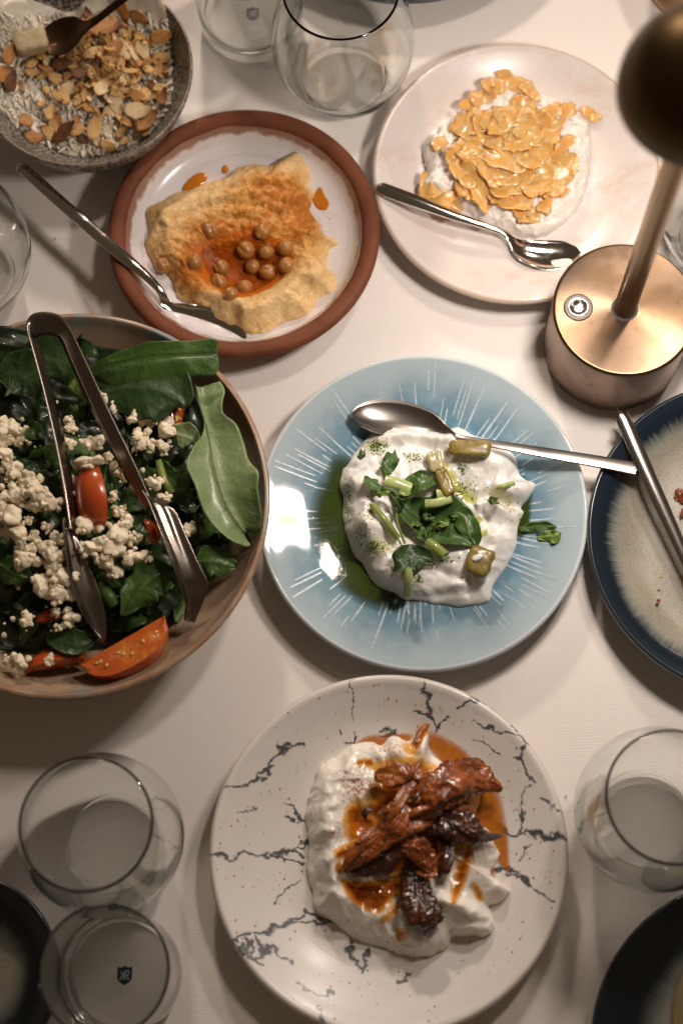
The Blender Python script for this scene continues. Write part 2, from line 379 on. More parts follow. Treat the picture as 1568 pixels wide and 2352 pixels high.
# --- salad bowl
cS, RS = ring(157, 1149, 461, .058)
pS = rprof([(0, .008), (.4*RS, .009), (.66*RS, .019), (.84*RS, .036), (.93*RS, .049), (.972*RS, .0575), (.985*RS, .0585), (RS, .0575), (.998*RS, .055), (.955*RS, .043), (.86*RS, .028), (.68*RS, .011), (.5*RS, .002), (.42*RS, 0), (0, 0)], 90)
m = Mat('sand stoneware', (.36, .25, .165), .42, coat=.3, coat_rough=.2)
m.mixc(m.ramp(m.noise(45, 5, .7, .4), .42, .68, 0, .8), (.25, .17, .11)); m.mixc(m.ramp(m.noise(700, 3), .58, .72, 0, .45), (.45, .36, .27))
r, a, z = m.radial(); m.mixc(m.math('MULTIPLY', m.ramp(z, .048, .056), m.ramp(m.noise(28, 4), .47, .62)), (.20, .235, .225))
m.mixc(m.math('MULTIPLY', m.ramp(z, .052, .058, 0, .75), m.ramp(m.noise(80, 4), .4, .6)), (.30, .15, .075)); m.nbump(500, .12, .0006)
dish('salad', 'salad_bowl', cS, RS, pS, m, 'wide sand brown stoneware bowl of green salad at the left', 'bowl')

# --- rice bowl
cR, RR = ring(195, 159, 247, .052)
pR = rprof([(0, .006), (.4*RR, .0075), (.66*RR, .017), (.83*RR, .031), (.93*RR, .045), (.972*RR, .0515), (.987*RR, .0525), (RR, .0515), (.998*RR, .049), (.955*RR, .038), (.86*RR, .024), (.68*RR, .009), (.5*RR, .001), (.44*RR, 0), (0, 0)], 90)
m = Mat('spotted stoneware', (.31, .245, .185), .4, coat=.3, coat_rough=.15)
r, a, z = m.radial(); cv = m.node('ShaderNodeCombineXYZ'); lk(m.nt, m.math('MULTIPLY', a, 104/(2*math.pi)), cv.inputs[0]); lk(m.nt, m.math('MULTIPLY', m.math('ADD', r, m.math('MULTIPLY', z, .9)), 1/.0040), cv.inputs[1])
m.mixc(m.ramp(m.noise(300, 3), .4, .65, 0, .6), (.20, .165, .135))
m.mixc(m.ramp(m.voronoi(1.0, 'F1', cv.outputs[0], .55, dim='2D'), .30, .50, .95, 0), (.018, .040, .048))
m.mixc(m.ramp(z, .0505, .0524, 0, .6), (.22, .17, .13)); m.nbump(700, .15, .0006)
dish('rice', 'spotted_bowl', cR, RR, pR, m, 'bowl with dark teal spots in rings at the top left, filled with rice and almonds', 'bowl')

# ------------------------------------------------------------ table lamp
def lamp():
    c = W(1403, 797, 0.); R = .0455; H = .066
    e = empty('table_lamp', c, 'brass table lamp with thick round base, thin post and dark dome shade', 'lamp')
    br = Mat('brushed brass', (.215, .15, .104), .37, 1.0); br.b.inputs['Anisotropic'].default_value = .85
    tn = br.node('ShaderNodeTangent', direction_type='RADIAL', axis='Z'); lk(br.nt, tn.outputs[0], br.b.inputs['Tangent'])
    r, a, z = br.radial(); cv = br.node('ShaderNodeCombineXYZ'); lk(br.nt, br.math('MULTIPLY', r, 2200.), cv.inputs[0]); lk(br.nt, br.math('MULTIPLY', a, 6.), cv.inputs[1])
    g = br.noise(1., 3, .6, 0, cv.outputs[0])
    br.mixc(br.ramp(br.noise(38, 7, .75), .40, .66, 0, .8), (.27, .165, .085)); br.mixc(br.ramp(br.noise(170, 4, .7, .8), .60, .70, 0, .85), (.15, .09, .055)); br.mixc(br.ramp(br.noise(90, 3, .6, .2), .70, .74, 0, .8), (.20, .10, .07)); br.mixc(br.ramp(r, R*.93, R*.995, 0, .6), (.20, .12, .06))
    br.mixr(br.ramp(br.noise(40, 5), .4, .7), .50); br.bump(g, .08, .0003)
    sd = Mat('aged bronze', (.30, .20, .15), .38, 1.0); sd.var(60, (.20, .13, .095), .4, .7); sd.mixc(sd.ramp(sd.noise(130, 5, .7, .5), .60, .72, 0, .7), (.10, .06, .04)); sd.nbump(250, .08, .0006)
    dk = Mat('dark brass', (.10, .062, .025), .42, 1.0); dk.var(30, (.07, .045, .02), .4, .7)
    lathe('base', rprof([(R*.3, .001), (R-.003, .0), (R-.001, .0005), (R, .003), (R, .02), (R, .04), (R, H-.005), (R, H-.0028)], 40), c, sd, 128, e)
    lathe('top_plate', rprof([(1e-5, H), (.012, H), (R-.004, H), (R-.0015, H-.0002), (R-.0002, H-.0010), (R+.0003, H-.0022), (R, H-.0032), (R-.003, H-.0034)], 40), c, br, 128, e)
    bz = Mat('polished ring', (.55, .48, .42), .25, 1.0); rec = Mat('grey recess', (.16, .14, .13), .5, .6)
    st = Mat('spun steel', (.80, .78, .76), .26, 1.0); st.b.inputs['Anisotropic'].default_value = .9
    pb = W(1327, 706, H); b0 = pb-np.array([0, 0, 0])
    bt = lathe('button', [(1e-5, .0028), (.0047, .0028), (.0053, .0024), (.0054, .0008), (.0058, .0006), (.0062, .0013), (.0067, .0006), (.0067, -.0004)], b0, st, 48, e)
    tg = st.node('ShaderNodeTangent', direction_type='UV_MAP')   # spun finish: tangents run round the button
    uv = bt.data.uv_layers.new(name='UVMap'); cc = np.array(b0)-np.array(e.location)
    for lp in bt.data.loops:
        v = bt.data.vertices[lp.vertex_index].co; q = math.hypot(v.x-cc[0], v.y-cc[1]); t = math.atan2(v.y-cc[1], v.x-cc[0])
        uv.data[lp.index].uv = (t, q*100)
    lk(st.nt, tg.outputs[0], st.b.inputs['Tangent'])
    lathe('button_surround', [(.0067, .0003), (.0083, .0003)], b0, rec, 48, e); lathe('button_ring', [(.0083, .0002), (.0085, .0008), (.0090, .0008), (.0094, .0002)], b0, br, 48, e)
    ps = Mat('satin brass post', (.34, .22, .125), .30, 1.0); ps.nbump(900, .03, .0002)
    lathe('post', [(.0070, H-.001), (.0070, .12), (.0070, .2), (.0070, .349)], c, ps, 48, e)
    col = Mat('dark gasket', (.05, .04, .04), .6); lathe('post_gasket', [(.0070, H+.0002), (.0080, H+.0003), (.0086, H+.0001)], c, col, 48, e)
    zs = .334; a = .0410
    sh = [(.0125, zs+.012), (a-.0025, zs+.004), (a-.0006, zs), (a, zs+.0005), (a, zs+.006)]+[(a*math.cos(t), zs+.008+.040*math.sin(t)) for t in np.linspace(.1, math.pi/2-.01, 16)]
    lathe('shade', rprof(sh, 60), c, dk, 96, e)
    em = bpy.data.materials.new('warm led diffuser'); em.use_nodes = True; nt = em.node_tree; nt.nodes.clear()
    en = nt.nodes.new('ShaderNodeEmission'); en.inputs[0].default_value = (1, .83, .62, 1); en.inputs[1].default_value = 6.0; ou = nt.nodes.new('ShaderNodeOutputMaterial'); nt.links.new(en.outputs[0], ou.inputs[0])
    lathe('led_diffuser', [(.0075, zs+.0035), (.02, zs+.0032), (.030, zs+.0035)], c, em, 64, e)
    l = bpy.data.lights.new('table_lamp_light', 'AREA'); l.shape = 'DISK'; l.size = .062; l.energy = 1.3; l.color = (1, .89, .81)
    lo = bpy.data.objects.new('table_lamp_light', l); COL.objects.link(lo); lo.location = (c[0], c[1], zs+.0015)
lamp()

# ------------------------------------------------------------ glasses
GL = bpy.data.materials.new('clear glass'); GL.use_nodes = True
def thin_glass(mat, edge):
    """a thin wall of clear glass: lets light straight through, darker and more mirror-like the more edge-on it is seen"""
    nt = mat.node_tree; nt.nodes.clear(); N = nt.nodes.new; L = nt.links.new
    t = N('ShaderNodeBsdfTransparent'); gl = N('ShaderNodeBsdfGlossy'); gl.inputs['Roughness'].default_value = .015
    m1 = N('ShaderNodeMixShader'); p5 = N('ShaderNodeMath'); p5.operation = 'POWER'; p5.inputs[1].default_value = 5.; fr = N('ShaderNodeMath'); fr.operation = 'MULTIPLY_ADD'; fr.inputs[1].default_value = .70; fr.inputs[2].default_value = .03; o = N('ShaderNodeOutputMaterial')
    lw = N('ShaderNodeLayerWeight'); lw.inputs[0].default_value = .5; cr = N('ShaderNodeValToRGB'); e = cr.color_ramp.elements
    e[0].position = .35; e[0].color = (.985, .99, .985, 1); e[1].position = 1.; e[1].color = edge
    k = cr.color_ramp.elements.new(.80); k.color = (.94, .955, .95, 1)
    k = cr.color_ramp.elements.new(.93); k.color = tuple(.45*a+.5*b for a, b in zip((.94, .955, .95), edge))+(1,)
    L(lw.outputs['Facing'], p5.inputs[0]); L(p5.outputs[0], fr.inputs[0]); L(lw.outputs['Facing'], cr.inputs[0]); L(cr.outputs[0], t.inputs[0])
    L(fr.outputs[0], m1.inputs[0]); L(t.outputs[0], m1.inputs[1]); L(gl.outputs[0], m1.inputs[2]); L(m1.outputs[0], o.inputs[0])
def real_glass(mat):
    nt = mat.node_tree; nt.nodes.clear(); g = nt.nodes.new('ShaderNodeBsdfGlass'); o = nt.nodes.new('ShaderNodeOutputMaterial')
    g.inputs['Color'].default_value = (.985, .995, .99, 1); g.inputs['Roughness'].default_value = 0; g.inputs['IOR'].default_value = 1.46; nt.links.new(g.outputs[0], o.inputs[0])
real_glass(GL)
GB = bpy.data.materials.new('clear glass base'); GB.use_nodes = True
thin_glass(GB, (.45, .52, .52, 1))
def stemless():
    o = [(.0285, .0012), (.031, .003), (.040, .016), (.0465, .034), (.0485, .050), (.0472, .068), (.0435, .088), (.0395, .106), (.0380, .114)]
    i = [(.0371, .1145), (.0366, .114), (.0381, .106), (.0421, .088), (.0458, .068), (.0471, .050), (.0450, .034), (.0385, .018), (.0310, .0090), (.0287, .0076), (.0283, .004), (.0285, .0012)]
    b = [(.0, .0), (.022, .0), (.0270, .0004), (.0281, .0012), (.0281, .004), (.0270, .0066), (.020, .0062), (.0, .006)]
    return np.concatenate([rprof(o, 44), rprof(i, 50)]), rprof(b, 30)
def tumbler():
    o = [(.0306, .0008), (.0335, .0008), (.0358, .003), (.0368, .012), (.0372, .03), (.0372, .06), (.0372, .085)]
    i = [(.0364, .0856), (.0358, .085), (.0357, .06), (.0356, .03), (.0348, .018), (.0325, .0125), (.0308, .0112), (.0304, .006), (.0306, .0008)]
    b = [(.0, .0012), (.02, .001), (.0296, .0006), (.0302, .003), (.0302, .008), (.0296, .0106), (.02, .010), (.0, .0098)]
    return np.concatenate([rprof(o, 40), rprof(i, 44)]), rprof(b, 30)
PST, PTU = stemless(), tumbler()
def glass(kind, x, y, label):
    c = W(x, y, .0); c[2] = .0008; pr = PST if kind == 's' else PTU
    e = empty('stemless_glass' if kind == 's' else 'tumbler', c, label, 'glass', 'clear drinking glasses')
    lathe('glass_wall', pr[0], c, GL, 96, e); lathe('glass_base', pr[1], c, GB, 96, e)
    if kind == 's': return e
    # small shield mark printed under the base
    q = .0052; sx, sy = c[0]+.0015, c[1]-.001; za = c[2]+.0103
    out = np.array([(-1, 1), (-.5, .9), (0, 1.1), (.5, .9), (1, 1), (1, -.35), (.75, -.7), (0, -1.1), (-.75, -.7), (-1, -.35)])*q
    n = len(out); V = np.concatenate([np.c_[out[:, 0]*.86+sx, out[:, 1]+sy, np.full(n, za)], np.c_[out[:, 0]*.86+sx, out[:, 1]+sy, np.full(n, za+.00025)]])
    F = [list(range(n))[::-1], list(range(n, 2*n))]+[[i, (i+1) % n, n+(i+1) % n, n+i] for i in range(n)]
    s = mk('shield_mark', V, F, NAVYINK, e, smooth=False)
    parts = []
    def stroke(pts, w=.09):
        for (x0, y0), (x1, y1) in zip(pts[:-1], pts[1:]):
            d = np.array([x1-x0, y1-y0]); L = np.hypot(*d); nn = np.array([-d[1], d[0]])/L*w; z = za+.0006
            parts.append(([(sx+(px+sg*nn[0])*q*.86, sy+(py+sg*nn[1])*q, z) for (px, py), sg in (((x0, y0), -1), ((x1, y1), -1), ((x1, y1), 1), ((x0, y0), 1))], [[0, 1, 2, 3]]))
    stroke([(-.62, -.5), (.05, .5)]); stroke([(-.5, .45), (-.1, -.15), (-.05, -.5)]); stroke([(.0, -.5), (.08, .5), (.5, .55), (.6, .25), (.35, .02), (.05, .0)]); stroke([(.25, .0), (.62, -.5)])
    V, F = merge(parts)
    me = bpy.data.meshes.new('lettering'); me.from_pydata([tuple(np.array(v)-c) for v in V], [], F); me.materials.append(WHITEINK.m); lo = bpy.data.objects.new('lettering', me); COL.objects.link(lo); lo.parent = s
    return e
NAVYINK = Mat('navy ink', (.008, .014, .030), .5); WHITEINK = Mat('white ink', (.45, .45, .45), .5)
glass('t', 578, 48, 'small clear tumbler with a navy shield mark at the top, left of the large glass')
glass('s', 790, 186, 'large clear stemless glass at the top centre, overlapping the tumbler')
glass('s', -60, 640, 'clear stemless glass cut off by the left edge, above the salad bowl')
glass('s', 1655, 560, 'clear stemless glass behind the lamp post at the right edge')
glass('s', 265, 1938, 'clear stemless glass at the lower left, above the small tumbler')
glass('s', 1476, 1882, 'clear stemless glass at the lower right, beside the marbled plate')
glass('t', 287, 2238, 'small clear tumbler with a navy shield mark at the bottom left')
def where(x, y, cx, cy, rx, ry):
    u, v = (x-cx)/rx, (y-cy)/ry
    if math.hypot(u, v) < .33: return 'in the middle'
    a = math.degrees(math.atan2(-v, u)) % 360
    if math.hypot(u, v) < .68: return ['just right', 'just up and right', 'just above', 'just up and left', 'just left', 'just down and left', 'just below', 'just down and right'][int((a+22.5)//45) % 8]+(' the middle' if int((a+22.5)//45) % 8 in (2, 6) else ' of the middle')
    return ['at the right', 'at the upper right', 'at the top', 'at the upper left', 'at the left', 'at the lower left', 'at the bottom', 'at the lower right'][int((a+22.5)//45) % 8]
# ------------------------------------------------------------ dips and mounds
def zc(x0, y0, k):
    return lambda pts: [(x0+x*k, y0+y*k) for x, y in pts]
def mound(name, outline, key, hfun, mat, nr=90, na=360, ctr=None, edge=.0012, attrs=None, skirt=.05):
    """a spoonful spread on a dish: outline is its edge in survey points, hfun(P, t) its height over the dish"""
    o = np.array(outline, float); c = np.array(ctr if ctr is not None else o.mean(0), float)
    zz = dz(key, *c); Wo = W(o[:, 0], o[:, 1], zz+.002)[:, :2]; cw = W(c[0], c[1], zz+.002)[:2]
    D = spline(Wo, 700, True)-cw; an = np.unwrap(np.arctan2(D[:, 1], D[:, 0])); rd = np.hypot(D[:, 0], D[:, 1])
    an = np.mod(an, 2*np.pi); k = np.argsort(an); th = np.linspace(0, 2*np.pi, na, endpoint=False)
    R = np.interp(th, an[k], rd[k], period=2*np.pi)
    t = np.linspace(0.004, 1, nr)**.85
    X = cw[0]+t[:, None]*R*np.cos(th); Y = cw[1]+t[:, None]*R*np.sin(th)
    P = np.stack([X.ravel(), Y.ravel()], 1); T = np.repeat(t, na)
    cd, RD, f = DISH[key]; base = f(np.hypot(P[:, 0]-cd[0], P[:, 1]-cd[1]))+cd[2]
    e = (1-T)*np.tile(R, nr)                                  # rough distance to the edge, in metres
    h, side = hfun(P, T, e)
    V = np.c_[P, base+h]
    if side is not None: V[:, :2] += side
    V[-na:, 2] = base[-na:]-.0006
    top = V[:na].mean(0); V = np.concatenate([V, [top]]); n0 = len(V)-1
    F = gridf(nr, na, wrap_v=True)+[[n0, i, (i+1) % na] for i in range(na)]
    at = {k: np.append(v, v[:na].mean()) for k, v in (attrs(P, T, e) if attrs else {}).items()}
    return mk(name, V, F, mat, attrs=at)
def G(P, x, y, sx, sy=None, rot=0., z=.02):
    """gaussian bump round a survey point; sizes in survey pixels"""
    c = W(x, y, z)[:2]; q = mpp(x, y, z); sy = sx if sy is None else sy
    d = P-c; a = -math.radians(rot); u = d[:, 0]*math.cos(a)+d[:, 1]*math.sin(a); v = -d[:, 0]*math.sin(a)+d[:, 1]*math.cos(a)
    return np.exp(-(u/(sx*q))**2-(v/(sy*q))**2)
def LNE(P, pts, w, z=.02, cap=True):
    p = np.array(pts, float); q = W(p[:, 0], p[:, 1], z)[:, :2]; d, t = segdist(P, spline(q, 40))
    g = np.exp(-(d/(w*mpp(*pts[0], z)))**2)
    return g*np.minimum(1, np.minimum(t, 1-t)*8+.25) if cap else g
def INS(P, poly, soft, z=.01):
    """1 inside a closed outline of survey points, fading over soft metres"""
    o = np.array(poly, float); Q = spline(W(o[:, 0], o[:, 1], z)[:, :2], 160, True); d, _ = segdist(P, np.vstack([Q, Q[:1]]))
    x, y = P[:, 0][:, None], P[:, 1][:, None]; a, b = Q, np.roll(Q, -1, 0)
    cr = ((a[:, 1] > y) != (b[:, 1] > y)) & (x < (b[:, 0]-a[:, 0])*(y-a[:, 1])/(b[:, 1]-a[:, 1]+1e-12)+a[:, 0])
    ins = cr.sum(1) % 2 == 1; sd = np.where(ins, d, -d); return np.clip(.5+sd/(2*soft), 0, 1)
def P3(P, z=0.): return np.c_[P, np.full(len(P), z)]
def top_of(obj):
    """height lookup over a finished mound"""
    from mathutils.bvhtree import BVHTree
    me = obj.data; L = np.array(obj.location); vs = [tuple(np.array(v.co)+L) for v in me.vertices]
    bt = BVHTree.FromPolygons(vs, [tuple(p.vertices) for p in me.polygons])
    def h(x, y, wz=None):
        """walk down the line of sight of a survey point until it meets the surface"""
        p = W(x, y, .0); o = Vector((0, 0, CAMH)); d = (Vector(p)-o).normalized(); r = bt.ray_cast(o, d)
        return None if r[0] is None else (np.array(r[0]), np.array(r[1]))
    return h

# --- hummus
zH = zc(229.6, 246.9, .4211)
HUM = zH([(260, 580), (300, 545), (350, 520), (400, 480), (500, 450), (600, 410), (680, 380), (760, 330), (870, 310), (940, 320), (1020, 282), (1080, 270), (1115, 312), (1150, 365), (1140, 430), (1172, 480), (1150, 560), (1200, 650), (1230, 700), (1300, 738), (1250, 780), (1245, 890), (1290, 920), (1275, 1010), (1200, 1050), (1130, 1150), (1000, 1180), (920, 1235), (820, 1250), (750, 1215), (650, 1170), (580, 1120), (520, 1090), (430, 1040), (410, 980), (370, 920), (300, 870), (255, 780), (265, 680)])
RIDGE = zH([(1085, 420), (1180, 560), (1195, 690), (1150, 850), (1060, 960), (950, 1060), (840, 1110), (700, 1090), (580, 1030), (490, 950), (430, 860), (370, 700)])
def hum_h(P, T, e):
    prof = np.clip(e/(.019+.006*fbm(P3(P), 60, 2, 44)), 0, 1); prof = .55*np.sqrt(1-(1-prof)**2)+.45*prof*prof*(3-2*prof)
    h = .0145*prof
    h += .0065*LNE(P, RIDGE, 46)*prof
    h -= .0120*G(P, *zH([(760, 900)])[0], 120, 62, 12)*prof+.003*G(P, *zH([(930, 860)])[0], 70, 50)*prof
    h += .003*G(P, *zH([(900, 500)])[0], 120, 60, 20)*prof+.002*G(P, *zH([(380, 600)])[0], 50)
    for k, a in enumerate((( (430, 640), (560, 560), (720, 540), (880, 560), (1010, 620)), ((400, 560), (560, 480), (740, 450), (920, 450), (1060, 500)), ((480, 720), (600, 640), (720, 620), (850, 630)), ((700, 400), (850, 370), (1000, 380)), ((1210, 760), (1180, 900), (1100, 1010), (960, 1110), (800, 1160)), ((330, 640), (340, 760), (390, 870)))):
        h += (-.0017 if k != 4 else -.0012)*LNE(P, zH(a), 11)*prof+.0010*LNE(P, zH([(x+12, y+30) for x, y in a]), 13)*prof
    q = P3(P); w = np.stack([fbm(q, 60, 3, 1), fbm(q, 60, 3, 2), 0*T], 1)*.008
    lump = ridged((q+w)*np.array([1, 1.8, 1]), 55, 4, 5); fine = fbm(q+w*.5, 260, 4, 9); cr = ridged(q+w, 170, 4, 15)
    flat = 1-.85*np.clip(G(P, *zH([(780, 920)])[0], 105, 55, 10)*1.3, 0, 1)
    h += (.0013*lump+.0011*fine+.0004*cr)*np.clip(e/.004, 0, 1)*flat
    return h, np.stack([fbm(q, 190, 3, 31), fbm(q, 190, 3, 32)], 1)*.0016*(T[:, None]**3)
def hum_a(P, T, e):
    q = P3(P)
    oil = INS(P, zH([(590, 760), (700, 740), (860, 700), (1010, 800), (1060, 860), (1010, 950), (930, 1010), (800, 1075), (700, 1060), (600, 1000), (540, 900), (520, 820)]), .006)
    warm = .9*G(P, *zH([(760, 760)])[0], 190, 130, 0)+.55*G(P, *zH([(950, 430)])[0], 110, 60, 25)+.35*G(P, *zH([(1130, 620)])[0], 40, 70)+.4*G(P, *zH([(500, 920)])[0], 50, 60)
    return {'oil': oil, 'warm': np.clip(warm*.9+.17, 0, 1)}
m = Mat('hummus', (.70, .49, .24), .55, spec=.14, sss=.15, sss_r=(.006, .004, .002))
m.var(60, (.64, .40, .16), .42, .68); m.var(420, (.76, .58, .33), .50, .72); m.var(330, (.50, .22, .06), .62, .74)
m.layer('warm', (.56, .27, .060), .4, 95, .42, .60, .24); m.layer('warm', (.42, .14, .022), .45, 240, .62, .80, .10)
m.mixc(m.ramp(m.math('ADD', m.noise(600, 3, .6), m.math('MULTIPLY', m.attr('warm'), .12)), .68, .74, 0, .85), (.34, .09, .02))
fo = m.layer('oil', (.44, .11, .010), .36, 120, .22, .46, .13); m.layer('oil', (.25, .048, .005), .20, 90, .30, .88, .2)
m.nbump(700, .35, .0008)
HUMO = mound('hummus', HUM, 'terra', hum_h, m, 110, 400, ctr=zH([(760, 780)])[0], attrs=hum_a); tag(HUMO, 'rough swirl of hummus with a crater of red oil on the terracotta plate', 'hummus')
hit = top_of(HUMO)
CP = Mat('chickpea skin', (.38, .16, .036), .38, coat=.18, coat_rough=.15, sss=.08); CP.var(150, (.25, .095, .020), .42, .70); CP.var(80, (.46, .23, .06), .52, .7); CP.nbump(500, .1, .0005)
def chickpea_mesh():
    bm = bmesh.new(); bmesh.ops.create_icosphere(bm, subdivisions=4, radius=1)
    for v in bm.verts:
        p = v.co.copy(); c = p.x*.10+.04*math.sin(p.y*2)                        # furrow and little beak
        v.co = p*(1-.13*math.exp(-(p.y/.22)**2)*max(0, p.z*.6+.5)*(p.x > -.9))
        if p.x > .5: v.co.x += .28*math.exp(-((p.y)**2+(p.z)**2)/.06)
    V = np.array([v.co[:] for v in bm.verts]); V *= (1+.025*fbm(V, 2.2, 3, 3))[:, None]
    for v, q in zip(bm.verts, V): v.co = q
    me = bpy.data.meshes.new('chickpea'); bm.to_mesh(me); bm.free(); me.materials.append(CP.m); me.polygons.foreach_set('use_smooth', [True]*len(me.polygons)); return me
CPM = chickpea_mesh()
PEAS = [(890, 680, 50, 'chickpea at the top of the oil pool, half in shadow'), (795, 780, 51, 'plump pale chickpea with a furrow, just above the centre of the oil pool'), (905, 790, 43, 'chickpea right of the plump furrowed one in the hummus'), (1010, 770, 45, 'chickpea at the upper right of the group, sunk in the hummus wall'),
        (1020, 865, 50, 'rightmost chickpea of the group, by the inner hummus wall'), (832, 870, 43, 'chickpea in the middle of the oil pool'), (915, 900, 49, 'chickpea with a bright glint right of the pool middle'), (660, 875, 46, 'brownish chickpea at the left of the oil pool'),
        (650, 960, 48, 'shiny dark chickpea at the lower left of the oil pool'), (715, 1020, 42, 'lowest chickpea in the hummus, at the lip of the pool'), (790, 985, 46, 'pale round chickpea at the bottom of the oil pool'), (515, 850, 47, 'lone chickpea on the left slope of the crater'),
        (345, 862, 50, 'chickpea at the left edge of the hummus beside the spoon neck'), (600, 662, 52, 'chickpea buried under paprika at the upper left of the pool')]
for i, (x, y, r, lab) in enumerate(PEAS):
    p = zH([(x, y)])[0]; h = hit(*p); z = h[0] if h else W(*p, .02); q = r*.4211*mpp(*p, .02)
    o = bpy.data.objects.new('chickpea', CPM); COL.objects.link(o); o.scale = (q, q*.94, q*.95)
    sink = .12 if i != 13 else -.35
    o.location = (z[0], z[1], z[2]+q*sink); o.rotation_euler = (rnd.uniform(-.7, .7), rnd.uniform(-.7, .7), rnd.uniform(0, 6.28)); tag(o, lab, 'chickpea', 'chickpeas on the hummus')
OILO = Mat('orange oil', (.62, .20, .015), .08, coat=.5); OILO.b.inputs['Transmission Weight'].default_value = .25
def blob(name, outline, key, h, mat, lab, cat, z=zH, lift=.0007):
    o = z(outline) if z else outline; c = np.array(o).mean(0)
    def hf(P, T, e): pr = np.clip(e/.0035, 0, 1); return h*np.sqrt(1-(1-pr)**2)+lift*np.clip(e/.0006, 0, 1), None
    return tag(mound(name, o, key, hf, mat, 14, 48), lab, cat)
blob('oil_drop', [(445, 445), (480, 390), (540, 352), (585, 360), (575, 400), (530, 440), (470, 465)], 'terra', .0012, OILO, 'long orange oil drop on the white glaze above the hummus', 'oil drop')
blob('oil_drop', [(660, 335), (680, 308), (703, 325), (695, 350), (672, 355)], 'terra', .0014, OILO, 'small round orange oil drop at the top edge of the hummus', 'oil drop')
blob('oil_drop', [(1165, 470), (1200, 430), (1230, 480), (1252, 520), (1235, 555), (1190, 550), (1160, 510)], 'terra', .0012, OILO, 'orange oil puddle on the right side of the hummus', 'oil drop')

# --- white dip under the orange shavings
zD = zc(918.7, 160.8, .3113)
DIP = zD([(140, 850), (190, 740), (165, 600), (250, 480), (330, 420), (420, 350), (480, 280), (560, 200), (700, 120), (850, 130), (1000, 190), (1150, 240), (1300, 330), (1390, 430), (1400, 600), (1390, 800), (1350, 950), (1260, 1080), (1150, 1170), (1000, 1235), (800, 1210), (650, 1140), (480, 1030), (400, 960), (300, 960), (190, 920)])
def dip_h(P, T, e):
    q = P3(P); w = np.stack([fbm(q, 80, 3, 61), fbm(q, 80, 3, 62), 0*T], 1)*.007
    pr = np.sqrt(1-(1-np.clip(e/.016, 0, 1))**2)
    h = .012*pr+.005*G(P, *zD([(750, 650)])[0], 130, 120)
    h += (.0028*ridged(q+w, 75, 4, 65)+.0018*fbm(q+w, 230, 4, 67)+.0012*ridged(q, 300, 3, 68))*np.clip(e/.003, 0, 1)
    return h, np.stack([fbm(q, 170, 3, 71), fbm(q, 170, 3, 72)], 1)*.0025*(T[:, None]**3)
m = Mat('herbed cream', (.82, .76, .69), .4, spec=.45, sss=.25, sss_r=(.006, .005, .004)); m.var(260, (.70, .63, .54), .55, .75)
m.mixc(m.ramp(m.noise(520, 4, .65, .5), .63, .72, 0, .55), (.16, .16, .13)); m.nbump(600, .3, .0007)
DIPO = tag(mound('cream_dip', DIP, 'beige', dip_h, m, 90, 300), 'lumpy white herbed dip under orange shavings on the blush plate', 'dip')
hitD = top_of(DIPO)
SHV = Mat('amber shaving', (.84, .43, .145), .26, coat=.15, coat_rough=.1, spec=.5); SHV.var(100, (.80, .35, .085), .40, .66); SHV.var(160, (.86, .60, .33), .5, .75)
SHV.b.inputs['Transmission Weight'].default_value = .0; SHV.b.inputs['Subsurface Weight'].default_value = .55; SHV.b.inputs['Subsurface Radius'].default_value = (.006, .0025, .0006); SHV.b.inputs['Subsurface Scale'].default_value = .5; SHV.b.inputs['Alpha'].default_value = .86; SHV.nbump(120, .3, .0015)
def sheet(L, Wd, curl, twist, seed, th=.0004, nu=14, nv=10):
    """a thin ragged curled slice, centred on the origin"""
    u = np.linspace(-1, 1, nu); v = np.linspace(-1, 1, nv); U, Vv = np.meshgrid(u, v, indexing='ij')
    q = np.stack([U.ravel()*1.3, Vv.ravel()*1.3, np.full(U.size, seed*3.7)], 1)
    ex = 1+.34*fbm(q, 1.5, 3, seed, .65); ey = 1+.38*fbm(q, 1.5, 3, seed+50, .65)
    tp = (((seed*37) % 11)/11-.5)*1.1; wd = (np.clip(1-.6*U**6, .05, 1)*(1+tp*U)).ravel()
    X = U.ravel()*L/2*ex; Y = Vv.ravel()*Wd/2*ey*wd
    Z = curl*(X/(L/2))**2*L*.5+.10*Wd*fbm(q, .9, 3, seed+9)+twist*X*Y/Wd+.05*L*np.sin(X/L*7+seed)
    top = np.c_[X, Y, Z]; bot = np.c_[X, Y, Z-th]
    F = gridf(nu, nv); n = len(top); B = [[a+n for a in f[::-1]] for f in F]
    bd = [i*nv for i in range(nu)]+[(nu-1)*nv+j for j in range(1, nv)]+[i*nv+nv-1 for i in range(nu-2, -1, -1)]+[j for j in range(nv-2, 0, -1)]
    E = [[bd[k], bd[(k+1) % len(bd)], bd[(k+1) % len(bd)]+n, bd[k]+n] for k in range(len(bd))]
    return np.concatenate([top, bot]), F+B+[f[::-1] for f in E]
def orient(V, c, yaw, tilt=0., tdir=0., nrm=None):
    Rm = Matrix.Rotation(yaw, 3, 'Z'); ax = Vector((math.cos(tdir), math.sin(tdir), 0)); Rm = Matrix.Rotation(tilt, 3, ax) @ Rm
    if nrm is not None: Rm = Vector((0, 0, 1)).rotation_difference(Vector(nrm)).to_matrix() @ Rm
    return V@np.array(Rm).T+np.array(c)
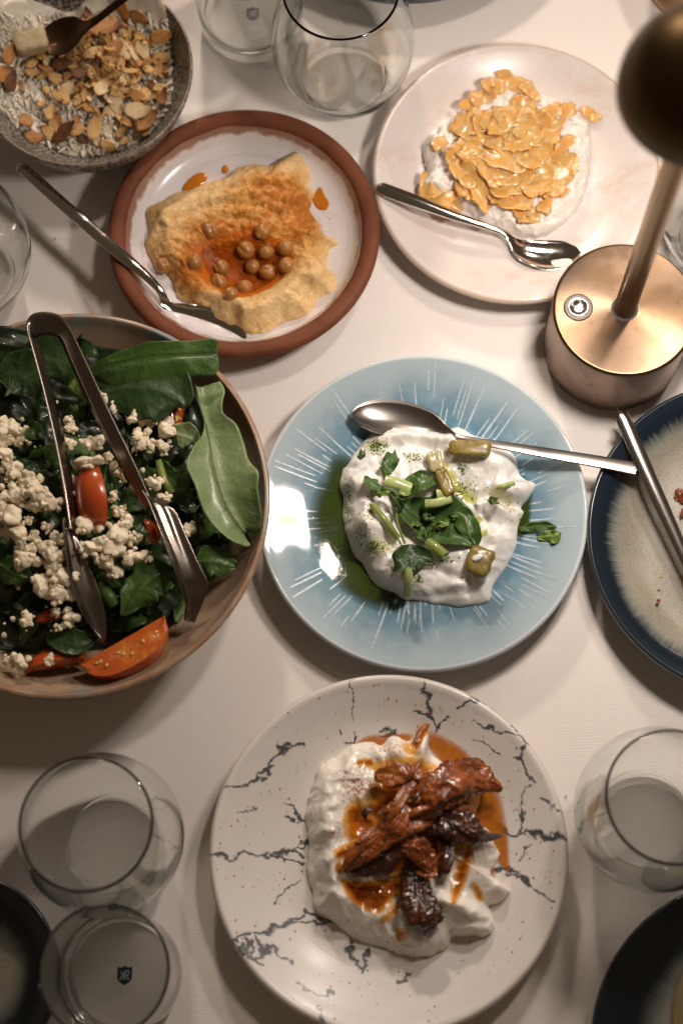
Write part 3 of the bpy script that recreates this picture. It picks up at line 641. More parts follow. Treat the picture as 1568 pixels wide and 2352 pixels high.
SHP = [(560, 400, 170, 90), (680, 370, 190, 80), (480, 450, 200, 90), (540, 520, 160, 80), (620, 470, 200, 70), (720, 430, 170, 80), (800, 350, 190, 90), (900, 300, 180, 100), (950, 370, 160, 80), (900, 430, 170, 90), (1000, 430, 190, 80), (1100, 400, 150, 80), (1180, 320, 200, 70), (1120, 320, 120, 60), (1120, 460, 200, 80), (1040, 520, 210, 80), (960, 520, 160, 80), (860, 560, 180, 100), (740, 550, 210, 100), (650, 600, 190, 90), (560, 640, 170, 120), (480, 610, 200, 120), (430, 690, 180, 110), (500, 760, 190, 130), (560, 860, 210, 170), (620, 930, 150, 110), (680, 760, 240, 120), (760, 680, 260, 130), (900, 650, 250, 110), (1010, 640, 200, 100), (1110, 600, 190, 110), (1180, 560, 170, 90), (1190, 690, 190, 120), (1080, 760, 230, 150), (1100, 830, 220, 130), (980, 840, 230, 140), (860, 770, 200, 130), (780, 860, 180, 140), (740, 930, 170, 110), (860, 940, 200, 130), (890, 1020, 160, 90), (930, 1090, 130, 80), (1070, 960, 190, 60), (1140, 890, 150, 60),
       (790, 75, 150, 80), (690, 135, 150, 70), (860, 125, 190, 70), (960, 175, 160, 50), (610, 210, 160, 70), (510, 270, 130, 60), (1400, 330, 130, 60), (285, 560, 90, 70), (230, 880, 140, 110), (310, 930, 180, 130), (370, 1020, 140, 90)]
LONE = {50: 'lone orange shaving on the bare plate right of the dip', 51: 'small orange shaving on the left flank of the dip', 44: 'pointed orange shaving at the very top of the dip', 52: 'outer orange shaving left of the spoon handle', 53: 'dark orange shaving tucked above the spoon handle', 54: 'orange shaving poking out below the spoon handle', 41: 'lowest orange shaving, trailing onto the dip near the spoon', 24: 'broad pale orange shaving at the lower left of the pile', 33: 'broad flat orange shaving at the right of the pile', 27: 'widest orange shaving draped over the middle of the pile'}
for i, (x, y, L, w) in enumerate(SHP):
    p = zD([(x, y)])[0]; h = hitD(*p); g = .3113*mpp(*p, .02)
    z = h[0].copy() if h is not None else W(*p, dz('beige', *p)+.001)
    lift = .0016+.0018*max(0, 1-math.hypot((x-800)/420, (y-620)/380))*rnd.uniform(.2, 2.2) if h is not None else .001
    kk = 1.18 if h is not None and L > 150 else 1.; V, F = sheet(L*g*1.25, w*g*1.75, rnd.uniform(.05, .32), rnd.uniform(-.45, .45), i)
    V = orient(V, (z[0], z[1], z[2]+lift+.001), rnd.uniform(0, 3.14) if i not in (12, 15, 46, 47, 24, 27) else {12: .1, 15: .2, 46: -.5, 47: -.9, 24: .9, 27: .1}[i], rnd.uniform(-.3, .3), rnd.uniform(0, 6.28))
    o = mk('orange_shaving', V, F, SHV); dq = where(x, y, 800, 620, 400, 380); tag(o, LONE.get(i) or f"{'broad' if w > 105 else ('narrow' if w < 75 else 'curled')} orange shaving {dq} of the heap on the dip", 'shaving', 'orange shavings on the white dip')

# --- yoghurt on the blue plate
zB = zc(746.5, 890, .3662)
YOG = zB([(105, 520), (128, 495), (190, 400), (250, 330), (330, 270), (430, 243), (540, 245), (640, 250), (740, 268), (830, 250), (930, 300), (1050, 340), (1180, 430), (1210, 540), (1260, 590), (1312, 622), (1290, 690), (1228, 755), (1248, 790), (1212, 880), (1190, 1010), (1130, 1130), (1050, 1250), (1020, 1345), (940, 1368), (850, 1382), (740, 1362), (620, 1345), (500, 1330), (420, 1290), (330, 1255), (270, 1180), (240, 1110), (175, 1040), (140, 950), (108, 830), (110, 700), (92, 610)])
def yog_h(P, T, e):
    q = P3(P); pr = np.clip(e/(.022+.009*fbm(P3(P), 45, 2, 144)), 0, 1); pr = .5*(1-(1-pr)**2.2)**.5+.5*pr*pr*(3-2*pr)
    h = .0165*pr
    L = lambda pts, w, a: 1.3*a*LNE(P, zB(pts), w*.3662*.9)*pr
    h += L([(130, 540), (170, 680), (190, 830), (250, 960), (330, 1090)], 75, .006)+L([(300, 330), (450, 290), (640, 300), (800, 340)], 60, .006)
    h -= L([(400, 370), (560, 360), (700, 400)], 45, .0035)
    h += L([(850, 420), (1000, 470), (1170, 540)], 70, .004)+L([(1050, 600), (1170, 650), (1290, 650)], 60, .004)-L([(900, 700), (1050, 690), (1190, 745)], 38, .0055)
    h += L([(930, 760), (1020, 720), (1160, 800), (1240, 800)], 42, .0045)+L([(1000, 900), (1100, 960), (1120, 1080)], 70, .004)-L([(1000, 800), (1060, 860), (1080, 930)], 40, .003)
    h += L([(420, 1200), (600, 1250), (760, 1260), (900, 1260)], 70, .005)-L([(700, 1130), (800, 1190), (930, 1190)], 34, .003)-L([(500, 1290), (700, 1290), (920, 1280)], 30, .004)
    h += .0085*G(P, *zB([(300, 900)])[0], 32, 26)+.005*G(P, *zB([(250, 890)])[0], 26)-.003*G(P, *zB([(360, 960)])[0], 30, 10, 40)
    h -= .011*G(P, *zB([(640, 830)])[0], 85, 60, -20)*pr
    h += .004*G(P, *zB([(200, 600)])[0], 30, 22)+.003*G(P, *zB([(270, 720)])[0], 18, 26)
    w = np.stack([fbm(q, 35, 2, 81), fbm(q, 35, 2, 82), 0*T], 1)*.016
    h += (.0030*fbm(q+w*.25, 48, 3, 85)+.0012*ridged(q+w*.15, 60, 2, 84)+.0007*fbm(q, 190, 3, 87)+.0005*ridged(q, 170, 2, 88))*np.clip(e/.005, 0, 1)
    return h, np.stack([fbm(q, 120, 3, 91), fbm(q, 120, 3, 92)], 1)*.0012*(T[:, None]**3)
def yog_a(P, T, e):
    I = lambda pts, s: INS(P, zB(pts), s, .024)
    g = np.maximum.reduce([.72*G(P, *zB([(320, 370)])[0], 40, 26, 20), .66*G(P, *zB([(320, 1000)])[0], 44, 30), .50*G(P, *zB([(140, 720)])[0], 24, 110), .5*G(P, *zB([(230, 930)])[0], 50, 60), .55*G(P, *zB([(560, 440)])[0], 60, 22), .62*G(P, *zB([(860, 520)])[0], 18, 26), .6*G(P, *zB([(580, 1200)])[0], 24, 30), .55*G(P, *zB([(760, 1080)])[0], 40, 16), .56*G(P, *zB([(880, 620)])[0], 44, 40), .45*G(P, *zB([(280, 820)])[0], 40, 60), .4*G(P, *zB([(950, 640)])[0], 70, 40)])
    oil = np.maximum.reduce([I([(730, 500), (800, 520), (850, 600), (900, 640), (960, 700), (930, 720), (840, 680), (770, 600)], .005), .9*I([(1000, 690), (1130, 715), (1210, 755), (1130, 750), (1020, 720)], .0015), I([(935, 820), (970, 800), (985, 830), (950, 865)], .001), I([(965, 900), (1010, 895), (1010, 930), (975, 940)], .001), I([(745, 470), (775, 475), (770, 495), (748, 492)], .001), .55*G(P, *zB([(330, 1010)])[0], 60, 40), .5*G(P, *zB([(310, 350)])[0], 50, 30)])
    return {'herb': g, 'oil': oil}
m = Mat('thick yoghurt', (.89, .86, .81), .22, spec=.5, sss=.35, sss_r=(.007, .006, .0045), sss_scale=.5)
m.layer('oil', (.56, .54, .16), .08, 150, .12, .5, .2); m.layer('herb', (.40, .43, .14), .3, 90, .12, .62, .4)
hb = m.math('ADD', m.attr('herb'), m.math('MULTIPLY', m.math('SUBTRACT', m.noise(640, 3, .6), .5), 1.9)); hb = m.math('MULTIPLY', m.ramp(hb, .62, .76), m.ramp(m.attr('herb'), .06, .2))
m.mixc(hb, (.075, .125, .014)); m.nbump(420, .12, .0005)
YOGO = tag(mound('yoghurt_dip', YOG, 'blue', yog_h, m, 120, 420, attrs=yog_a), 'smooth white yoghurt dip with a leafy hollow and green oil on the blue plate', 'dip')
hitY = top_of(YOGO)
def film(name, outline, key, mat, lab, cat, fade, h=.0006, na=120, nr=40, ctr=None, att=None):
    def hf(P, T, e): return np.full(len(P), h)*np.clip(e/.002, 0, 1)+.0003, None
    def af(P, T, e): return {'film': np.clip(e/fade, 0, 1)}
    return tag(mound(name, outline, key, hf, mat, nr, na, ctr=ctr, attrs=af), lab, cat)
m = Mat('green herb oil', (.036, .056, .006), .06, coat=.6)
fl = m.math('MULTIPLY', m.attr('film'), m.ramp(m.noise(60, 4), .2, .6, .75, 1.)); lk(m.nt, m.math('MULTIPLY', fl, .93, True), m.b.inputs['Alpha'])
m.mixc(m.ramp(m.noise(420, 4, .6), .56, .66, 0, .8), (.035, .07, .012)); m.nbump(200, .15, .0005)
film('herb_oil_pool', zB([(45, 420), (-15, 535), (-85, 675), (-110, 830), (-85, 995), (5, 1160), (110, 1300), (260, 1395), (400, 1420), (500, 1370), (600, 1355), (500, 1100), (400, 900), (300, 700), (240, 500), (180, 440), (110, 400)]), 'blue', m, 'dark green herb oil pooled at the left of the yoghurt', 'oil', .010, ctr=zB([(190, 800)])[0])
film('herb_oil_pool', zB([(1190, 540), (1250, 550), (1300, 640), (1300, 760), (1270, 900), (1215, 960), (1180, 880), (1180, 700)]), 'blue', m, 'thin green herb oil seeping out at the right of the yoghurt', 'oil', .004, ctr=zB([(1230, 740)])[0])

# --- cream dip on the marbled plate
zM = zc(660.3, 1636.5, .3662)
CRM = zM([(110, 620), (150, 480), (190, 370), (250, 300), (350, 240), (430, 200), (530, 180), (580, 200), (650, 155), (740, 170), (800, 165), (858, 128), (882, 160), (880, 250), (960, 310), (1100, 340), (1200, 450), (1215, 560), (1190, 640), (1290, 800), (1330, 880), (1295, 960), (1275, 1020), (1390, 1108), (1330, 1180), (1260, 1230), (1290, 1350), (1230, 1405), (1050, 1410), (1010, 1470), (900, 1530), (780, 1540), (650, 1500), (450, 1430), (350, 1370), (250, 1300), (170, 1220), (150, 1100), (120, 1000), (140, 850), (128, 720)])
def crm_h(P, T, e):
    q = P3(P); pr = np.clip(e/(.021+.009*fbm(P3(P), 45, 2, 145)), 0, 1); pr = .55*(1-(1-pr)**2.2)**.5+.45*pr*pr*(3-2*pr)
    h = .0170*pr
    L = lambda pts, w, a: 1.3*a*LNE(P, zM(pts), w*.3662*.9)*pr
    h += L([(240, 330), (210, 480), (200, 640), (220, 800), (240, 960), (280, 1120), (400, 1260)], 100, .005)+L([(330, 270), (500, 240), (680, 230), (850, 190)], 75, .0055)
    h += L([(300, 600), (200, 600)], 30, .002)+L([(300, 760), (190, 740)], 30, .0025)+L([(330, 880), (230, 950)], 30, .002)+L([(360, 380), (420, 230)], 30, .002)
    h -= .011*G(P, *zM([(560, 1060)])[0], 90, 58, -15)*pr+.008*G(P, *zM([(480, 690)])[0], 40, 48)+.005*G(P, *zM([(950, 900)])[0], 60, 80)
    h += L([(900, 1150), (1050, 1210), (1240, 1290), (1290, 1330)], 55, .004)+L([(1030, 1390), (1150, 1360), (1280, 1370)], 36, .006)+L([(1160, 900), (1270, 880)], 60, .004)+L([(700, 1400), (880, 1450), (1000, 1420)], 60, .004)
    h += .007*G(P, *zM([(870, 160)])[0], 18, 30)+.003*G(P, *zM([(1320, 1110)])[0], 26)
    h += L([(1000, 820), (1030, 920), (960, 1030)], 28, .004)
    w = np.stack([fbm(q, 35, 2, 181), fbm(q, 35, 2, 182), 0*T], 1)*.016
    h += (.0036*fbm(q+w*.25, 55, 3, 185)+.0022*ridged(q+w*.15, 62, 2, 184)+.0006*fbm(q, 150, 3, 187)+.0003*ridged(q, 150, 2, 188))*np.clip(e/.005, 0, 1)
    return h, np.stack([fbm(q, 120, 3, 191), fbm(q, 120, 3, 192)], 1)*.002*(T[:, None]**3)
def crm_a(P, T, e):
    I = lambda pts, s: INS(P, zM(pts), s, .026)
    oil = np.maximum.reduce([I([(340, 1050), (420, 1060), (560, 1050), (720, 1020), (900, 900), (900, 1020), (700, 1130), (640, 1180), (560, 1250), (450, 1210), (390, 1160)], .003), .9*I([(370, 600), (440, 560), (540, 640), (580, 740), (480, 810), (380, 770)], .005), .8*I([(540, 330), (700, 290), (860, 300), (960, 360), (800, 400), (600, 400)], .006), I([(300, 880), (420, 800), (600, 700), (640, 800), (420, 900), (320, 910)], .003), .95*I([(450, 300), (520, 290), (530, 330), (440, 325)], .002), I([(800, 220), (780, 180), (830, 110), (880, 90), (860, 150), (810, 230)], .002), I([(1060, 1000), (1110, 880), (1150, 830), (1140, 950), (1060, 1170), (1030, 1180)], .003), .85*I([(1160, 1070), (1200, 1090), (1230, 1170), (1190, 1160)], .003), I([(680, 1370), (720, 1365), (740, 1400), (700, 1420)], .003), .8*I([(300, 950), (330, 920), (330, 1000), (300, 1000)], .002), .75*I([(720, 190), (770, 200), (820, 260), (760, 260)], .005), .7*I([(590, 1300), (680, 1180), (700, 1230), (620, 1320)], .003), I([(540, 480), (700, 400), (900, 360), (1180, 470), (1120, 700), (1060, 860), (900, 1000), (760, 1060), (600, 960), (420, 940), (520, 760)], .010)])
    pap = np.maximum.reduce([.8*G(P, *zM([(420, 480)])[0], 60, 70), .7*G(P, *zM([(660, 240)])[0], 100, 30), .6*G(P, *zM([(330, 760)])[0], 60, 90), .55*G(P, *zM([(1250, 860)])[0], 60, 60), .45*G(P, *zM([(360, 1150)])[0], 60, 50), .3+0*T])
    return {'oil': oil, 'pap': pap}
m = Mat('thick cream', (.88, .825, .75), .24, spec=.5, sss=.3, sss_r=(.007, .006, .004), sss_scale=.5)
pa = m.math('ADD', m.attr('pap'), m.math('MULTIPLY', m.math('SUBTRACT', m.noise(520, 3, .6), .5), 2.0)); m.mixc(m.ramp(pa, .72, .88, 0, .85), (.50, .16, .03))
m.layer('oil', (.72, .40, .10), .15, 160, .30, .30, .16); m.layer('oil', (.52, .15, .010), .07, 160, .28, .58, .13); m.layer('oil', (.20, .036, .004), .06, 110, .3, .92, .14); m.nbump(420, .15, .0006)
CRMO = tag(mound('cream_dip', CRM, 'marble', crm_h, m, 120, 420, attrs=crm_a), 'thick white cream dip soaked with red oil under roasted chillies', 'dip')
hitM = top_of(CRMO)
m = Mat('chilli oil', (.50, .14, .010), .07, coat=.6)
lk(m.nt, m.math('MULTIPLY', m.math('MULTIPLY', m.attr('film'), m.ramp(m.noise(110, 4), .2, .6, .65, 1.)), .92, True), m.b.inputs['Alpha']); m.var(90, (.55, .20, .015), .4, .7); m.nbump(150, .1, .0004)
film('chilli_oil_pool', zM([(860, 120), (920, 120), (1060, 190), (1170, 290), (1300, 430), (1350, 540), (1385, 760), (1395, 900), (1385, 1070), (1300, 1100), (1250, 1000), (1290, 850), (1150, 640), (1100, 450), (900, 330), (870, 230)]), 'marble', m, 'orange chilli oil pooled on the plate right of the cream dip', 'oil', .006, ctr=zM([(1150, 500)])[0])
film('chilli_oil_pool', zM([(415, 215), (440, 170), (520, 135), (640, 130), (760, 128), (800, 160), (700, 230), (560, 250)]), 'marble', m, 'orange chilli oil peeking out above the cream dip', 'oil', .005)
BANK = .17
# ------------------------------------------------------------ cutlery
def strip(stations, n, m=14, bank=0.):
    """stations: x, y, z, half width px, sag (m, +hollow), thickness (m) -> closed skin round a centre line"""
    S = np.array(stations, float); P = spline(S, n); C = np.stack([W(a, b, c) for a, b, c in P[:, :3]])
    q = np.array([mpp(a, b, c) for a, b, c in P[:, :3]]); T = np.gradient(C, axis=0); T /= np.linalg.norm(T, axis=1)[:, None]
    up = np.array([0, 0, 1.]); side = np.cross(up, T); side /= np.linalg.norm(side, axis=1)[:, None]; nr = np.cross(T, side); side, nr = side*math.cos(bank)+nr*math.sin(bank), nr*math.cos(bank)-side*math.sin(bank)
    hw = np.maximum(P[:, 3], .4)*q; v = np.linspace(-1, 1, m); secs = []
    for i in range(n):
        top = C[i]+side[i]*(hw[i]*v)[:, None]+nr[i]*(-P[i, 4]*(1-v**2))[:, None]
        vb = v[::-1]; bot = C[i]+side[i]*(hw[i]*vb*.985)[:, None]+nr[i]*(-P[i, 4]*(1-vb**2)-max(P[i, 5], .0004)*(1-.55*np.abs(vb)**4))[:, None]
        secs.append(np.concatenate([top, bot]))
    V, F = loft(secs); return V, [f[::-1] for f in F]
ST1 = Mat('worn steel', (.50, .47, .44), .24, 1.0)
ST2 = Mat('polished steel', (.70, .66, .62), .10, 1.0); ST2.mixr(ST2.ramp(ST2.noise(90, 4), .5, .75), .2)
ST3 = Mat('satin steel', (.34, .315, .29), .27, 1.0); ST3.nbump(260, .05, .0003)
def utensil(name, stations, mat, lab, cat, n=110, bank=0.):
    V, F = strip(stations, n, 14, bank); return tag(mk(name, V, F, mat), lab, cat)
# spoon scooping the hummus
zt = dz('terra', 400, 700)
utensil('spoon', [(52, 388, .033, 13, -.0010, .0022), (62, 394, .033, 14, -.0010, .0024), (150, 473, .0335, 14, -.0010, .0024), (270, 577, .034, 14, -.0010, .0026), (335, 632, .029, 11, -.0009, .0026), (368, 668, .024, 9, -.0007, .0030), (384, 700, .0185, 13, .0008, .0022), (420, 726, .0165, 34, .0040, .0014), (478, 748, .016, 46, .0050, .0012), (530, 764, .0165, 34, .0035, .0012), (560, 774, .0175, 10, .0008, .0010), (566, 776, .0178, 1, 0, .001)], ST2, 'long handled steel spoon lying over the terracotta rim, its bowl under the hummus', 'spoon')
# spoon on the blush plate
def dzb(x, y, k='beige', e=.001): return dz(k, x, y)+e
utensil('spoon', [(868, 427, .0260, 8, -.001, .003), (876, 431, .0262, 14, -.0014, .0035), (905, 443, .0258, 16, -.0016, .0038), (960, 463, .0245, 15, -.0016, .0036), (1040, 494, .0215, 11, -.0014, .0036), (1110, 517, .0185, 8, -.0012, .0036), (1152, 532, .0165, 7.5, -.001, .0036), (1176, 552, .0145, 10, .0003, .003), (1200, 573, .0120, 27, .0030, .0016), (1245, 585, .0115, 37, .0042, .0013), (1295, 585, .0120, 34, .0038, .0012), (1322, 581, .0125, 18, .0018, .001), (1333, 579, .0130, 1, 0, .001)], ST2, 'round handled steel spoon resting on the blush plate below the dip', 'spoon')
# spoon on the blue plate
utensil('spoon', [(1464, 1077, .0265, 16, -.0004, .0022), (1455, 1075, .0265, 17, -.0004, .0024), (1380, 1061, .0278, 15.5, -.0004, .0024), (1280, 1044, .0290, 13.5, -.0004, .0024), (1180, 1027, .0295, 11, -.0004, .0024), (1095, 1013, .0285, 9, -.0004, .0024), (1045, 1003, .0265, 9, -.0002, .0024), (1012, 990, .0215, 22, .0020, .0016), (975, 976, .0185, 41, .0045, .0012), (915, 962, .0175, 48, .0055, .0011), (858, 956, .0180, 43, .0046, .0011), (822, 957, .0195, 25, .0024, .001), (808, 960, .0205, 2, 0, .001)], ST3, 'flat handled steel spoon on the blue plate, bowl hidden partly by yoghurt', 'spoon', bank=BANK)
# handle on the navy plate
utensil('fork', [(1422, 953, .0285, 17, -.0022, .003), (1430, 962, .0285, 18.5, -.0024, .003), (1462, 1035, .0280, 18.5, -.0024, .003), (1500, 1120, .0265, 17.5, -.0022, .003), (1538, 1204, .0245, 16, -.002, .003), (1580, 1300, .022, 14, -.002, .003), (1625, 1400, .019, 12, -.0015, .003), (1650, 1455, .016, 22, .001, .002), (1690, 1545, .0165, 24, .001, .0015)], ST1, 'brushed steel handle resting on the rim of the right hand navy plate', 'cutlery')
# dark spoon in the rice
utensil('serving_spoon', [(420, -110, .088, 10, -.001, .003), (350, -56, .080, 10, -.001, .003), (280, -2, .070, 10, -.001, .003), (222, 44, .058, 9, -.0008, .003), (196, 60, .052, 15, .001, .002), (172, 70, .048, 38, .004, .0014), (140, 84, .044, 46, .005, .0014), (108, 98, .041, 34, .003, .0014), (92, 106, .040, 2, 0, .001)], Mat('dark bronze spoon', (.085, .048, .028), .38, 1.0), 'dark bronze serving spoon stuck into the back of the rice', 'spoon')

# --- salad tongs: a bent strip and two fluted scoops
def tongs():
    e = empty('salad_tongs', W(160, 1200, .06), 'steel salad tongs lying open over the green salad', 'tongs')
    path = [(160, 1215, .074), (148, 1130, .0765), (126, 1010, .079), (98, 890, .081), (74, 800, .0835), (62, 750, .0845), (72, 724, .085), (100, 716, .0855), (134, 722, .085), (160, 752, .0845), (196, 825, .083), (252, 945, .0805), (310, 1065, .077), (352, 1160, .074)]
    wv = [(20, 10, -.010), (20, 8, -.010), (20, 6, -.010), (20, 6, -.010), (20, 8, -.010), (18, 20, -.010), (12, 40, -.009), (0, 46, -.008), (-12, 42, -.008), (-24, 22, -.008), (-34, 8, -.007), (-36, 6, -.007), (-36, 4, -.007), (-26, 2, -.006)]
    n = 150; P = spline(path, n); Q = spline(wv, n); secs = []
    C = np.stack([W(*p) for p in P]); T = np.gradient(C, axis=0); T /= np.linalg.norm(T, axis=1)[:, None]
    for i in range(n):
        q = mpp(*P[i]); w = np.array([Q[i, 0]*q, -Q[i, 1]*q, Q[i, 2]]); nn = np.cross(T[i], w); nn /= np.linalg.norm(nn); t = .0005
        s = np.linspace(0, 1, 5)[:, None]; secs.append(np.concatenate([C[i]+w*s+nn*t, (C[i]+w*s-nn*t)[::-1]]))
    V, F = loft(secs); mk('sprung_arm', V, F, STT, e)
    def scoop(st, bow):
        S = spline(np.array(st, float), 60); secs = []
        C = np.stack([W(*p[:3]) for p in S]); T = np.gradient(C, axis=0); T /= np.linalg.norm(T, axis=1)[:, None]
        for i in range(60):
            q = mpp(*S[i, :3]); w = np.array([S[i, 3]*q, -S[i, 4]*q, S[i, 5]]); v = np.linspace(-1, 1, 19); nn = np.cross(T[i], w); nn /= np.linalg.norm(nn)+1e-9
            if nn[2] < 0: nn = -nn
            f = math.sin(min(1, i/59*1.15)*math.pi*.5)
            tt = i/59; d = -bow*(1-v**2)*f+(.00045*math.exp(-((tt-.28)/.2)**2))*np.cos(v*6.5)*(1-v**4)
            a = C[i]+w*v[:, None]+nn*d[:, None]; secs.append(np.concatenate([a, (a-nn*.0011)[::-1]]))
        V, F = loft(secs); mk('fluted_scoop', V, F, STT, e)
    scoop([(157.0, 1196, 0.0735, 7.0, 3, -.005), (160.0, 1215, 0.0730, 10.0, 3, -.005), (167.0, 1240, 0.0720, 15.0, 3, -.005), (182.5, 1300, 0.0680, 24.5, 3, -.005), (197.0, 1350, 0.0640, 29.0, 3, -.005), (212.0, 1400, 0.0590, 27.0, 3, -.005), (226.5, 1440, 0.0540, 16.5, 3, -.005), (235.5, 1462, 0.0510, 7.5, 3, -.005), (238.0, 1470, 0.0500, 2.0, 3, -.005)], .003)
    scoop([(340.0, 1135, 0.0735, 10.0, 3, -.005), (362.0, 1152, 0.0735, 22.0, 3, -.005), (375.5, 1168, 0.0730, 28.5, 3, -.005), (401.0, 1230, 0.0705, 30.0, 3, -.005), (426.0, 1290, 0.0670, 32.0, 3, -.005), (441.5, 1328, 0.0640, 34.5, 3, -.005), (444.5, 1345, 0.0620, 31.5, 3, -.005), (444.5, 1375, 0.0590, 21.5, 3, -.005), (443.0, 1410, 0.0540, 8.0, 3, -.005), (443.5, 1424, 0.0520, 2.5, 3, -.005)], .0045)
STT = Mat('tong steel', (.25, .215, .185), .27, 1.0); STT.mixr(STT.ramp(STT.noise(60, 4), .45, .75), .36); STT.nbump(40, .06, .001)
tongs()

# ------------------------------------------------------------ leaves
def leafmat(name, c1, c2, vein, rough=.46, coat=.16, vs=.4):
    m = Mat(name, c1, rough, spec=.4, coat=coat, coat_rough=.2); m.var(70, c2, .38, .66)
    m.mixc(m.ramp(m.attr('rib'), .30, .80, 0, vs), vein); m.mixc(m.ramp(m.noise(430, 3, .6), .66, .74, 0, .6), tuple(.35*q for q in c2)); m.nbump(300, .35, .0008); m.nbump(75, .55, .0026)
    m.b.inputs['Subsurface Weight'].default_value = .06; m.b.inputs['Subsurface Radius'].default_value = (.002, .004, .001); return m
LD = leafmat('dark rocket leaf', (.034, .074, .016), (.017, .044, .010), (.060, .095, .034))
LM = leafmat('green rocket leaf', (.066, .132, .024), (.034, .080, .016), (.11, .165, .050))
LP = leafmat('pale leaf underside', (.20, .265, .115), (.15, .215, .080), (.34, .40, .22), .46, .18, 1.)
LB = leafmat('bright stem green', (.17, .25, .05), (.12, .20, .04), (.25, .33, .1))
def leaf_geo(mid, wl, wr, zl, zr, nu=40, nv=15, lobes=0., seed=0, wave=.0015, rib=.0006, th=.00022, veins=7):
    """mid (n,3) world midrib; wl, wr half widths; zl, zr how far each edge rises"""
    n = nu; C = spline(mid, n); a = lambda x: spline(np.array(x, float)[:, None], n)[:, 0]
    wl, wr, zl, zr = a(wl), a(wr), a(zl), a(zr); T = np.gradient(C, axis=0); T /= np.linalg.norm(T, axis=1)[:, None]
    side = np.cross(np.array([0, 0, 1.]), T); side /= np.linalg.norm(side, axis=1)[:, None]+1e-9; nr = np.cross(T, side); t = np.linspace(0, 1, n)
    v = np.linspace(-1, 1, nv); V = np.zeros((n, nv, 3)); R = np.zeros((n, nv))
    for i in range(n):
        for sgn, w, z in ((1, wl, zl), (-1, wr, zr)):
            k = np.where(v*sgn >= 0)[0]; s = np.abs(v[k]); lb = 1+lobes*(math.sin(t[i]*math.pi*5+seed+(sgn > 0)*1.3)+.5*math.sin(t[i]*math.pi*11+seed*2+sgn))*math.sin(math.pi*min(1, t[i]*1.05))
            ww = w[i]*max(.05, lb); ph = fbm(np.array([[t[i]*4, sgn*3.+seed, seed*1.7]]), 1, 2, seed)[0]
            off = z[i]*s**1.6+wave*s**2*math.sin(t[i]*14+seed+sgn*2)*(1+ph)+rib*np.exp(-(s/.12)**2)
            vt = (t[i]*veins+s*.9) % 1.0; off = off-.00045*np.exp(-((vt-.5)/.10)**2)*s*(1-s)*4*0+0
            off = off+.00016*np.cos(2*math.pi*(t[i]*veins-s*1.1))*(s*(1-s)*4)+.0016*fbm(np.stack([np.full(len(s), t[i]*5+seed), s*sgn*1.6, s*0+seed*.7], 1), 1, 3, seed)*s
            V[i, k] = C[i]+side[i]*(sgn*ww*s)[:, None]+nr[i]*off[:, None]
            R[i, k] = np.maximum(np.exp(-(s*max(ww, 1e-5)/.0009)**2), .42*np.exp(-((vt-.5)/.06)**2)*(s > .05)*(1-s)**.7)
    top = V.reshape(-1, 3); nrm = np.repeat(nr, nv, 0); bot = top-nrm*th; F = gridf(n, nv); N = len(top)
    bd = [i*nv for i in range(n)]+[(n-1)*nv+j for j in range(1, nv)]+[i*nv+nv-1 for i in range(n-2, -1, -1)]+[j for j in range(nv-2, 0, -1)]
    E = [[bd[k], bd[(k+1) % len(bd)], bd[(k+1) % len(bd)]+N, bd[k]+N] for k in range(len(bd))]
    return np.concatenate([top, bot]), [f[::-1] for f in F]+[[x+N for x in f] for f in F]+E, np.concatenate([R.ravel(), R.ravel()])
def leaf(name, st, mat, lab, cat='leaf', group=None, **kw):
    """st: rows of x, y, z, left px, right px, left rise m, right rise m"""
    S = np.array(st, float); mid = np.stack([W(*r[:3]) for r in S]); q = np.array([mpp(*r[:3]) for r in S])
    V, F, R = leaf_geo(mid, S[:, 3]*q, S[:, 4]*q, S[:, 5], S[:, 6], **kw); return tag(mk(name, V, F, mat, attrs={'rib': R}), lab, cat, group)

# ------------------------------------------------------------ green salad
def zS(x, y):
    p = W(x, y, .05); d = math.hypot(p[0]-cS[0], p[1]-cS[1])/RS
    return .052*(1-.55*max(0, d)**2.5)+.004*math.sin(x*.021)*math.cos(y*.017)
def greens_bed():
    o = [(150+(x-150)*.94, 1160+(y-1160)*.94) for x, y in [(-340+0, 1150), (-250, 900), (-80, 800), (60, 790), (250, 812), (420, 860), (520, 1000), (560, 1130), (545, 1290), (480, 1400), (380, 1480), (200, 1530), (0, 1530), (-200, 1440)]]
    def hf(P, T, e):
        q = P3(P); c = 1-T**2.2
        return np.maximum(.002, .036*c+.006*fbm(q, 45, 3, 5)+.006*ridged(q, 80, 3, 6)*np.clip(e/.01, 0, 1)), None
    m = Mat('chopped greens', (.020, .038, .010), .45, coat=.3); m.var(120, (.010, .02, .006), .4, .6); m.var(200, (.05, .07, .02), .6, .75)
    b = mound('salad_greens', o, 'salad', hf, m, 60, 160, ctr=(130, 1160)); tag(b, 'dark tangle of small greens at the bottom of the salad bowl', 'greens', None, 'stuff')
    return b
BED = greens_bed()
G_L = 'leaves in the green salad'
rl = random.Random(21)
